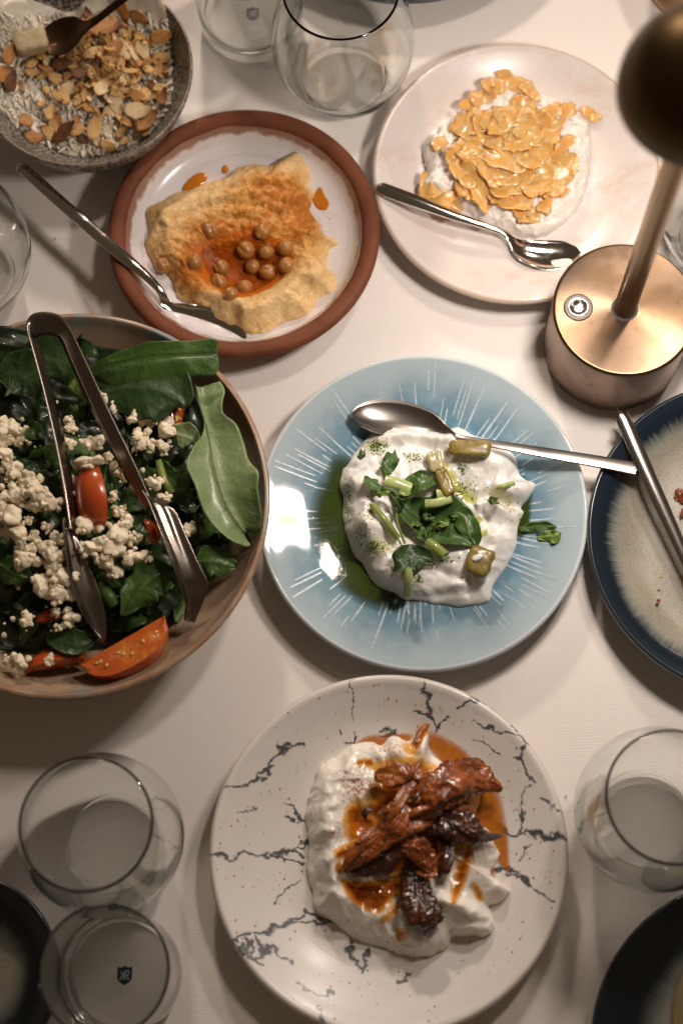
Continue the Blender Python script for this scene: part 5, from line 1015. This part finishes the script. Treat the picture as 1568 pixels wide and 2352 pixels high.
leaf('herb_leaf', yst([(370, 570, .002, 5, 5, 0, 0), (390, 510, .004, 44, 40, .002, .001), (420, 450, .004, 50, 46, .002, .001), (430, 400, .002, 4, 4, 0, 0)]), LM, 'rounded green leaf lying flat near the top left of the yoghurt', 'leaf', WG, nu=34, nv=15, seed=33)
leaf('herb_leaf', yst([(360, 640, .004, 10, 10, 0, 0), (320, 620, .006, 36, 40, .003, -.002), (280, 590, .006, 38, 40, .003, -.003), (245, 560, .004, 5, 5, 0, 0)]), LM, 'bright little leaf pointing left beside the celery piece', 'leaf', WG, nu=30, nv=13, seed=34)
leaf('herb_leaf', yst([(310, 660, .006, 4, 4, 0, 0), (340, 665, .009, 26, 22, .002, -.002), (385, 655, .010, 20, 22, .002, 0), (400, 650, .009, 4, 4, 0, 0)]), LB, 'small pale sprig leaf below the bright little leaf', 'leaf', WG, nu=26, nv=11, seed=35)
leaf('herb_leaf', yst([(395, 650, .008, 8, 8, 0, 0), (430, 700, .010, 32, 26, .003, -.002), (460, 745, .009, 30, 26, .003, -.002), (470, 790, .006, 4, 4, 0, 0)]), LM, 'narrow leaf hanging over the hollow at its left', 'leaf', WG, nu=30, nv=13, seed=36)
leaf('herb_leaf', yst([(700, 590, .004, 10, 10, 0, 0), (640, 580, .006, 60, 60, .004, -.001), (580, 600, .007, 70, 80, .004, -.002), (530, 640, .005, 40, 60, .002, 0), (510, 680, .003, 4, 4, 0, 0)]), LM, 'wet wrinkled leaf above the hollow with beads of oil', 'leaf', WG, nu=40, nv=17, seed=37, wave=.003)
leaf('herb_leaf', yst([(690, 1110, .003, 5, 5, 0, 0), (620, 1070, .006, 66, 60, .002, .002), (540, 1070, .007, 90, 90, .003, .003), (470, 1110, .006, 60, 80, .002, .001), (425, 1150, .003, 6, 6, 0, 0)]), LD, 'dark rounded leaf at the front of the yoghurt under the upright stalk', 'leaf', WG, nu=44, nv=19, seed=38, wave=.002)
leaf('herb_leaf', yst([(1215, 885, .002, 18, 18, 0, 0), (1290, 880, .003, 28, 30, .002, -.001), (1370, 870, .004, 26, 30, .002, 0), (1450, 875, .003, 8, 8, 0, 0)]), LM, 'folded leaf scrap lying on the plate right of the yoghurt', 'leaf', WG, nu=30, nv=13, seed=39)
leaf('herb_leaf', yst([(1330, 940, .002, 14, 10, 0, 0), (1390, 935, .003, 34, 36, .002, -.002), (1440, 930, .004, 40, 44, .002, -.002), (1475, 905, .003, 4, 4, 0, 0)]), LB, 'lighter leaf scrap furthest right on the blue plate', 'leaf', WG, nu=30, nv=13, seed=40)
def ystk(pts, r, mat, lab, seed, flat=1., taper=None): stick('stalk_piece', [(*zB([(x, y)])[0], onY(x, y, u)) for x, y, u in pts], r*.3662, mat, lab, 'stalk', 'cut stalks on the yoghurt', flat=flat, seed=seed, taper=taper, m=14)
ystk([(375, 590, .006), (440, 600, .007), (535, 635, .006)], 40, STP, 'fat pale green celery piece at the upper left of the hollow', 1, .7)
ystk([(630, 730, .010), (705, 722, .011), (790, 695, .010)], 30, STP, 'long pale celery piece across the top of the hollow', 2, .8)
ystk([(700, 670, .008), (770, 660, .009)], 32, STP, 'short celery piece behind the long pale one', 3, .7)
ystk([(295, 735, .005), (370, 830, .007), (455, 945, .005)], 22, STK, 'long green stalk running down the left of the hollow', 4)
ystk([(445, 780, .007), (455, 860, .008), (500, 980, .004)], 8, STK, 'thin curved stem inside the hollow', 5)
ystk([(645, 970, .006), (700, 1010, .007), (755, 1055, .006)], 34, STK, 'squat green stalk piece under the big leaf', 6, .8)
ystk([(521, 1130, .011), (521, 1210, .008), (516, 1295, .003)], 26, STP, 'upright pale stalk standing at the front of the yoghurt', 7)
ystk([(1075, 630, .002), (1120, 615, .003), (1180, 600, .002)], 16, STP, 'pale stalk half sunk in yoghurt at the right', 8)
PIC = Mat('pickle', (.26, .195, .04), .34, coat=.2, sss=.3, sss_r=(.005, .004, .001)); PIC.var(110, (.15, .10, .014), .4, .65); PIC.var(200, (.38, .31, .10), .55, .75); PIC.nbump(160, .2, .001)
PIL = Mat('pale pickle', (.46, .40, .22), .25, coat=.4, sss=.3); PIL.var(120, (.36, .30, .13), .4, .7)
def ych(x, y, up, sx, sy, sz, yaw, mat, lab, seed):
    p = zB([(x, y)])[0]; q = .3662*mpp(*p, .03); return chunk(np.array([*W(*p, .03)[:2], 0])*0+np.array(W(*p, onY(x, y, up))), sx*q, sy*q, sz, seed, mat, 'pickle_piece', lab, 'pickle', yaw, None, 'pickle pieces on the yoghurt', .15, 5.)
ych(905, 385, .003, 126, 52, .0042, -.06, PIC, 'long olive brown pickle block by the spoon neck', 1)
ych(690, 465, .003, 48, 66, .0035, .25, PIL, 'pale pickle wedge left of the oil streak', 2); ych(752, 600, .006, 40, 88, .0032, .35, PIC, 'curved brown pickle rind beside the oil streak', 3)
e_ = ych(965, 1095, .003, 80, 92, .0044, -.38, PIC, 'square olive pickle piece at the lower right of the yoghurt', 4)
p = zB([(955, 1065)])[0]; chunk(W(*p, onY(955, 1065, .0078)), .0042, .0020, .0009, 21, Mat('yoghurt smear', (.78, .75, .70), .3, sss=.3), 'yoghurt_smear', 'little yoghurt smear on top of the square pickle', 'smear', .5, None, None, .3, 2.)
def specks(name, pts, mat, lab, cat):
    parts = []; V0, F0 = ico(1)
    for k, (c, r) in enumerate(pts): parts.append((orient(V0*np.array([1, .7, .35])*r, c, k*1.7), F0))
    V, F = merge(parts); o = mk(name, V, F, mat); tag(o, lab, cat, None, 'stuff'); return o
rs = random.Random(5); HS = Mat('herb fleck', (.055, .10, .012), .35); pts = []
for cx, cy, sx, sy, n in ((320, 370, 60, 34, 55), (320, 1010, 60, 34, 50), (140, 720, 26, 150, 60), (230, 920, 60, 70, 40), (560, 440, 70, 26, 26), (860, 520, 18, 26, 18), (850, 660, 46, 40, 34), (580, 1210, 22, 40, 20), (770, 1080, 44, 18, 24), (930, 620, 60, 60, 14), (280, 800, 40, 80, 30), (1200, 700, 60, 120, 18)):
    for _ in range(n):
        x, y = rs.gauss(cx, sx*.7), rs.gauss(cy, sy*.7); p = zB([(x, y)])[0]; h = hitY(*p)
        if h is not None: pts.append((h[0]+np.array([0, 0, .0001]), rs.uniform(.0003, .00085)))
specks('herb_flecks', pts, HS, 'fine green herb flecks sprinkled on the yoghurt', 'herbs')

# ------------------------------------------------------------ roasted chillies
def chmat(name, a, b, c):
    m = Mat(name, a, .24, spec=.5, coat=.55, coat_rough=.08); m.var(80, b, .36, .60); m.var(170, c, .58, .72); m.nbump(330, .6, .0012); m.nbump(110, .7, .0024); return m
CH1 = chmat('roasted red chilli', (.34, .085, .015), (.14, .032, .008), (.50, .19, .03)); CH2 = chmat('charred chilli', (.095, .028, .010), (.032, .012, .007), (.20, .06, .015)); CH3 = chmat('orange chilli skin', (.34, .105, .018), (.24, .06, .011), (.42, .17, .035))
def onM(x, y, up): p = zM([(x, y)])[0]; h = hitM(*p); return (h[0][2] if h is not None else dz('marble', *p))+up
def pod(pts, taper, mat, lab, seed, flat=.5, wr=.5, n=110, m=48, twist=0.):
    P = spline(np.array([(*zM([(x, y)])[0], onM(x, y, u)) for x, y, u in pts], float), n); C = np.stack([W(*p) for p in P]); T = np.gradient(C, axis=0); T /= np.linalg.norm(T, axis=1)[:, None]
    s = np.cross(np.array([0, 0, 1.]), T); s /= np.linalg.norm(s, axis=1)[:, None]; u = np.cross(T, s); th = np.linspace(0, 2*math.pi, m, endpoint=False); rr = spline(np.array(taper, float)[:, None], n)[:, 0]*.3662*mpp(*P[0]); secs = []
    for i in range(n):
        t = i/(n-1); q = np.stack([np.cos(th), np.sin(th), np.full(m, t*2.+seed)], 1); g0 = math.pi*.5+.9*math.sin(t*4+seed); w2 = wr*1.2
        k = rr[i]*(.95+w2*.62*ridged(q*np.array([1, 1, .5]), 1.9, 3, seed)+w2*.40*ridged(q*np.array([1, 1, 3.2]), 2.6, 2, seed+7)+.34*fbm(q*np.array([1, 1, 3]), 1.3, 3, seed+4))
        k = np.maximum(k, .12*rr[i])*(1-.38*np.exp(-((((th-g0+math.pi) % (2*math.pi))-math.pi)/.5)**2)); a = th+twist*t
        secs.append(C[i]+s[i]*(k*np.cos(a))[:, None]+u[i]*(flat*k*np.sin(a)+.25*rr[i]*flat*np.cos(2*a+t*3))[:, None])
    V, F = loft(secs); return tag(mk('roasted_chilli', V, F, mat), lab, 'chilli', 'roasted chillies on the cream dip')
pod([(740, 740, .010), (820, 620, .014), (930, 500, .018), (1060, 420, .019), (1180, 400, .018), (1270, 450, .014), (1345, 482, .011)], [30, 72, 92, 88, 78, 42, 12], CH1, 'long wrinkled red chilli lying across the top of the heap', 3, .5, .75)
pod([(880, 640, .012), (960, 560, .015), (1060, 500, .017), (1150, 480, .016), (1230, 490, .013)], [24, 44, 50, 44, 16], CH1, 'thin red chilli strip under the long wrinkled one', 43, .45, .6)
pod([(545, 400, .008), (640, 395, .011), (740, 395, .012), (830, 410, .012), (900, 440, .011)], [24, 58, 60, 44, 18], CH3, 'orange skinned chilli piece at the upper left of the heap', 5, .4, .4)
pod([(355, 1000, .008), (410, 920, .013), (500, 860, .016), (600, 780, .018), (680, 690, .018), (730, 580, .015), (745, 480, .012)], [14, 40, 52, 58, 52, 40, 16], CH1, 'brown chilli reaching down to the left of the heap', 8, .45, .7)
pod([(340, 985, .010), (400, 900, .016), (480, 820, .019), (560, 760, .019), (600, 690, .017)], [8, 20, 26, 24, 10], CH3, 'orange torn edge of the chilli at the left of the heap', 44, .4, .5)
pod([(390, 1000, .008), (480, 960, .010), (600, 910, .012), (720, 860, .013)], [26, 66, 74, 34], CH2, 'dark hollow inner side of the lower left chilli', 9, .3, .4)
pod([(880, 700, .010), (980, 680, .012), (1090, 710, .013), (1180, 760, .012), (1250, 780, .011), (1335, 772, .009)], [50, 76, 74, 52, 22, 8], CH2, 'charred dark chilli pointing right with its stem', 12, .5, .8)
pod([(1010, 640, .012), (1080, 600, .014), (1140, 620, .013), (1190, 690, .011)], [12, 26, 26, 10], CH1, 'small red flap above the dark chilli at the right', 45, .5, .5)
pod([(720, 840, .014), (800, 850, .015), (860, 910, .014), (900, 990, .011), (935, 1025, .009)], [40, 62, 54, 30, 10], CH1, 'short brown chilli in the middle of the heap', 14, .55, .7)
pod([(800, 1000, .012), (870, 1020, .012), (940, 1018, .011)], [8, 18, 8], CH3, 'bright orange chilli tip in the middle of the heap', 46, .5, .3)
pod([(790, 960, .009), (800, 1080, .009), (830, 1200, .009), (860, 1310, .008), (880, 1395, .005)], [42, 66, 84, 76, 20], CH2, 'nearly black chilli hanging toward the bottom of the dip', 17, .42, .7)
pod([(620, 720, .019), (680, 600, .020), (740, 500, .019), (800, 440, .016)], [14, 30, 32, 14], CH3, 'strip of glossy orange chilli skin on top of the heap', 20, .45, .5)
pod([(560, 820, .018), (680, 780, .019), (790, 720, .018), (900, 690, .015)], [10, 26, 28, 12], CH1, 'narrow red chilli strip across the middle of the heap', 47, .5, .7)
pod([(960, 780, .008), (1010, 880, .008), (990, 980, .007), (940, 1030, .005)], [20, 30, 26, 10], CH2, 'dark curled strip right of the heap', 23, .45)
pod([(805, 185, .002), (830, 135, .004), (870, 85, .004), (890, 72, .003)], [20, 26, 18, 6], CH3, 'little orange chilli tip on the peak of the dip', 25, .6, .2, 30, 16)
rg = random.Random(41)
for k in range(14):
    x, y = rg.uniform(480, 1150), rg.uniform(430, 960); a = rg.choice((-.9, -.7, -.5, .6, 2.2))+rg.uniform(-.3, .3); L = rg.uniform(70, 170); b = rg.uniform(-40, 40); dx, dy = math.cos(a), math.sin(a)
    if y > 700+.35*(x-480): continue
    u0 = rg.uniform(.016, .024); P4 = [(x+dx*L*t-dy*b*math.sin(t*3.1), y+dy*L*t+dx*b*math.sin(t*3.1), u0+.002*math.sin(t*3.1)) for t in (0, .33, .66, 1)]
    pod(P4, [4, rg.uniform(10, 20), rg.uniform(10, 18), 4], (CH3, CH1, CH3, CH2)[k % 4], f"thin shred of {('orange', 'red', 'orange', 'dark')[k % 4]} chilli {where(x, y, 780, 700, 330, 300)} the heap".replace('the middle the', 'the middle of the').replace('right the', 'right of the').replace('left the', 'left of the').replace('top the', 'top of the').replace('bottom the', 'bottom of the'), 60+k, .5, .6, 40, 18)
for k in range(12):
    x, y = rg.gauss(640, 150), rg.gauss(760, 130); a = rg.uniform(0, 6.28); L = rg.uniform(40, 80); dx, dy = math.cos(a), math.sin(a); w_ = L*rg.uniform(.22, .4)
    leaf('herb_leaf', yst([(x, y, .008, 3, 3, 0, 0), (x+dx*L*.4, y+dy*L*.4, .010, w_, w_, .002, -.001), (x+dx*L*.8, y+dy*L*.8, .010, w_*.8, w_*.9, .002, .001), (x+dx*L, y+dy*L, .009, 3, 3, 0, 0)]), (LM, LB)[k % 3 == 0], f"tiny {('green', 'pale green')[k % 3 == 0]} leaf bit {where(x, y, 640, 760, 300, 260)} of the herb heap", 'leaf', WG, nu=14, nv=9, seed=70+k)
rs = random.Random(9); pts = []; cM2 = W(892, 1960, .02)
for _ in range(620):
    x, y = rs.uniform(490, 1300), rs.uniform(1555, 2352); w = math.hypot((x-892)/410, (y-1960)/418)
    if w > .97 or (y > 2150 and rs.random() < .3) or rs.random() < .35*(w < .5): continue
    h = hitM(x, y); z = h[0] if h is not None else W(x, y, dz('marble', x, y)+.0003); pts.append((z, rs.choice((.00028, .0004, .0005, .00075))))
specks('paprika_specks', pts, Mat('paprika', (.48, .12, .02), .6), 'fine red paprika dust over the marbled plate and dip', 'paprika')
rs = random.Random(19); pts = []
for _ in range(60):
    x, y = rs.gauss(590, 55), rs.gauss(330, 35); p = (x+150*rs.random(), y+rs.random()*180)
    pts.append((W(*p, dz('terra', *p)+.0008), rs.uniform(.0002, .0004)))
for _ in range(46):
    p = zH([(rs.gauss(1230, 35), rs.gauss(620, 60))])[0]; pts.append((W(*p, dz('terra', *p)+.0009), rs.uniform(.00025, .0005)))
specks('paprika_specks', pts, Mat('paprika red', (.38, .09, .02), .6), 'paprika dust on the white glaze around the hummus', 'paprika')
# ------------------------------------------------------------ crumbs on the navy plate
CRB = chmat('baked crumb', (.24, .06, .012), (.16, .035, .008), (.36, .13, .03)); zN = zc(1435.5, 918.7, .2199)
def nz(p): return dz('navyR', *p)
for (x, y, s, el, rot, mt_, lab, sd) in ((575, 1010, 80, (1.5, .8), 1.2, CRB, 'ragged red brown morsel beside the steel handle', 1), (335, 2120, 52, (1.3, .6), -1.0, CRB, 'dark red crumb lowest on the navy rimmed plate', 2), (345, 1985, 32, (1, .9), 0, Mat('yellow crumb', (.50, .28, .05), .5), 'yellow crumb above the dark red one', 3), (370, 1845, 34, (1, .5), .3, Mat('mustard fleck', (.42, .25, .04), .5), 'flat mustard fleck on the navy rimmed plate', 4), (42, 1680, 26, (1.4, .4), -.6, Mat('tan fleck', (.46, .28, .12), .5), 'tan sliver on the crackled glaze', 5), (604, 1170, 60, (1.4, .8), 1.9, CRB, 'second red morsel half out of frame behind the handle', 6)):
    p = zN([(x, y)])[0]; q = mpp(*p)*.22; c = W(*p, nz(p)+s*q*.3); V, F = crumble(c, s*q*(.8 if sd not in (3, 4, 5) else .62), 900+sd, None if sd in (1, 2, 6) else 2, (el[0], el[1]), -rot)
    if sd in (4, 5): V[:, 2] = nz(p)+.0004+(V[:, 2]-c[2])*.2
    tag(mk('crumb', V, F, mt_), lab, 'crumb')
m = Mat('mustard smear', (.38, .22, .03), .35); lk(m.nt, m.math('MULTIPLY', m.attr('film'), m.ramp(m.noise(90, 5), .42, .7, 0, .6)), m.b.inputs['Alpha'])
film('sauce_smear', zN([(560, 1650), (640, 1640), (700, 1800), (640, 1960), (540, 1960), (500, 1800)]), 'navyR', m, 'faint mustard sauce smear at the right edge of the navy rimmed plate', 'smear', .006, .0003, 60, 14)
m = Mat('yellow smear', (.30, .23, .10), .4); lk(m.nt, m.math('MULTIPLY', m.attr('film'), .9), m.b.inputs['Alpha'])
film('sauce_smear', [(1560, 2230), (1620, 2180), (1700, 2260), (1680, 2420), (1560, 2420), (1535, 2330)], 'navyBR', m, 'yellow sauce smear on the bottom right navy rimmed plate', 'smear', .004, .0012, 60, 14)
# glass fleck and the brown edge of another dish in the top right corner
p = (1472, 1785); V, F = crumble(W(1415, 1780, .012), .0016, 31, 2, (1.2, .5), .3)
c8, R8 = ring(1700, -120, 250, .03); m = Mat('brown stoneware', (.22, .13, .06), .4, coat=.3); m.var(60, (.14, .08, .04), .4, .7)
dish('brown', 'brown_plate', c8, R8, plate_prof(R8, .03), m, 'brown plate edge in the top right corner above the lamp shade', 'plate', 96)

rs = random.Random(77); pts = []
for _ in range(46):
    x, y = rs.uniform(0, 1568), rs.uniform(100, 2340); p = W(x, y, 0.)
    if all(math.hypot(p[0]-c[0], p[1]-c[1]) > R+.004 for c, R, f in DISH.values()): pts.append((p+np.array([0, 0, .0004]), rs.choice((.0003, .0004, .0006, .0009))))
specks('table_crumbs', pts, Mat('stray crumb', (.34, .19, .08), .7), 'stray crumbs and specks on the white tablecloth between the dishes', 'crumbs')
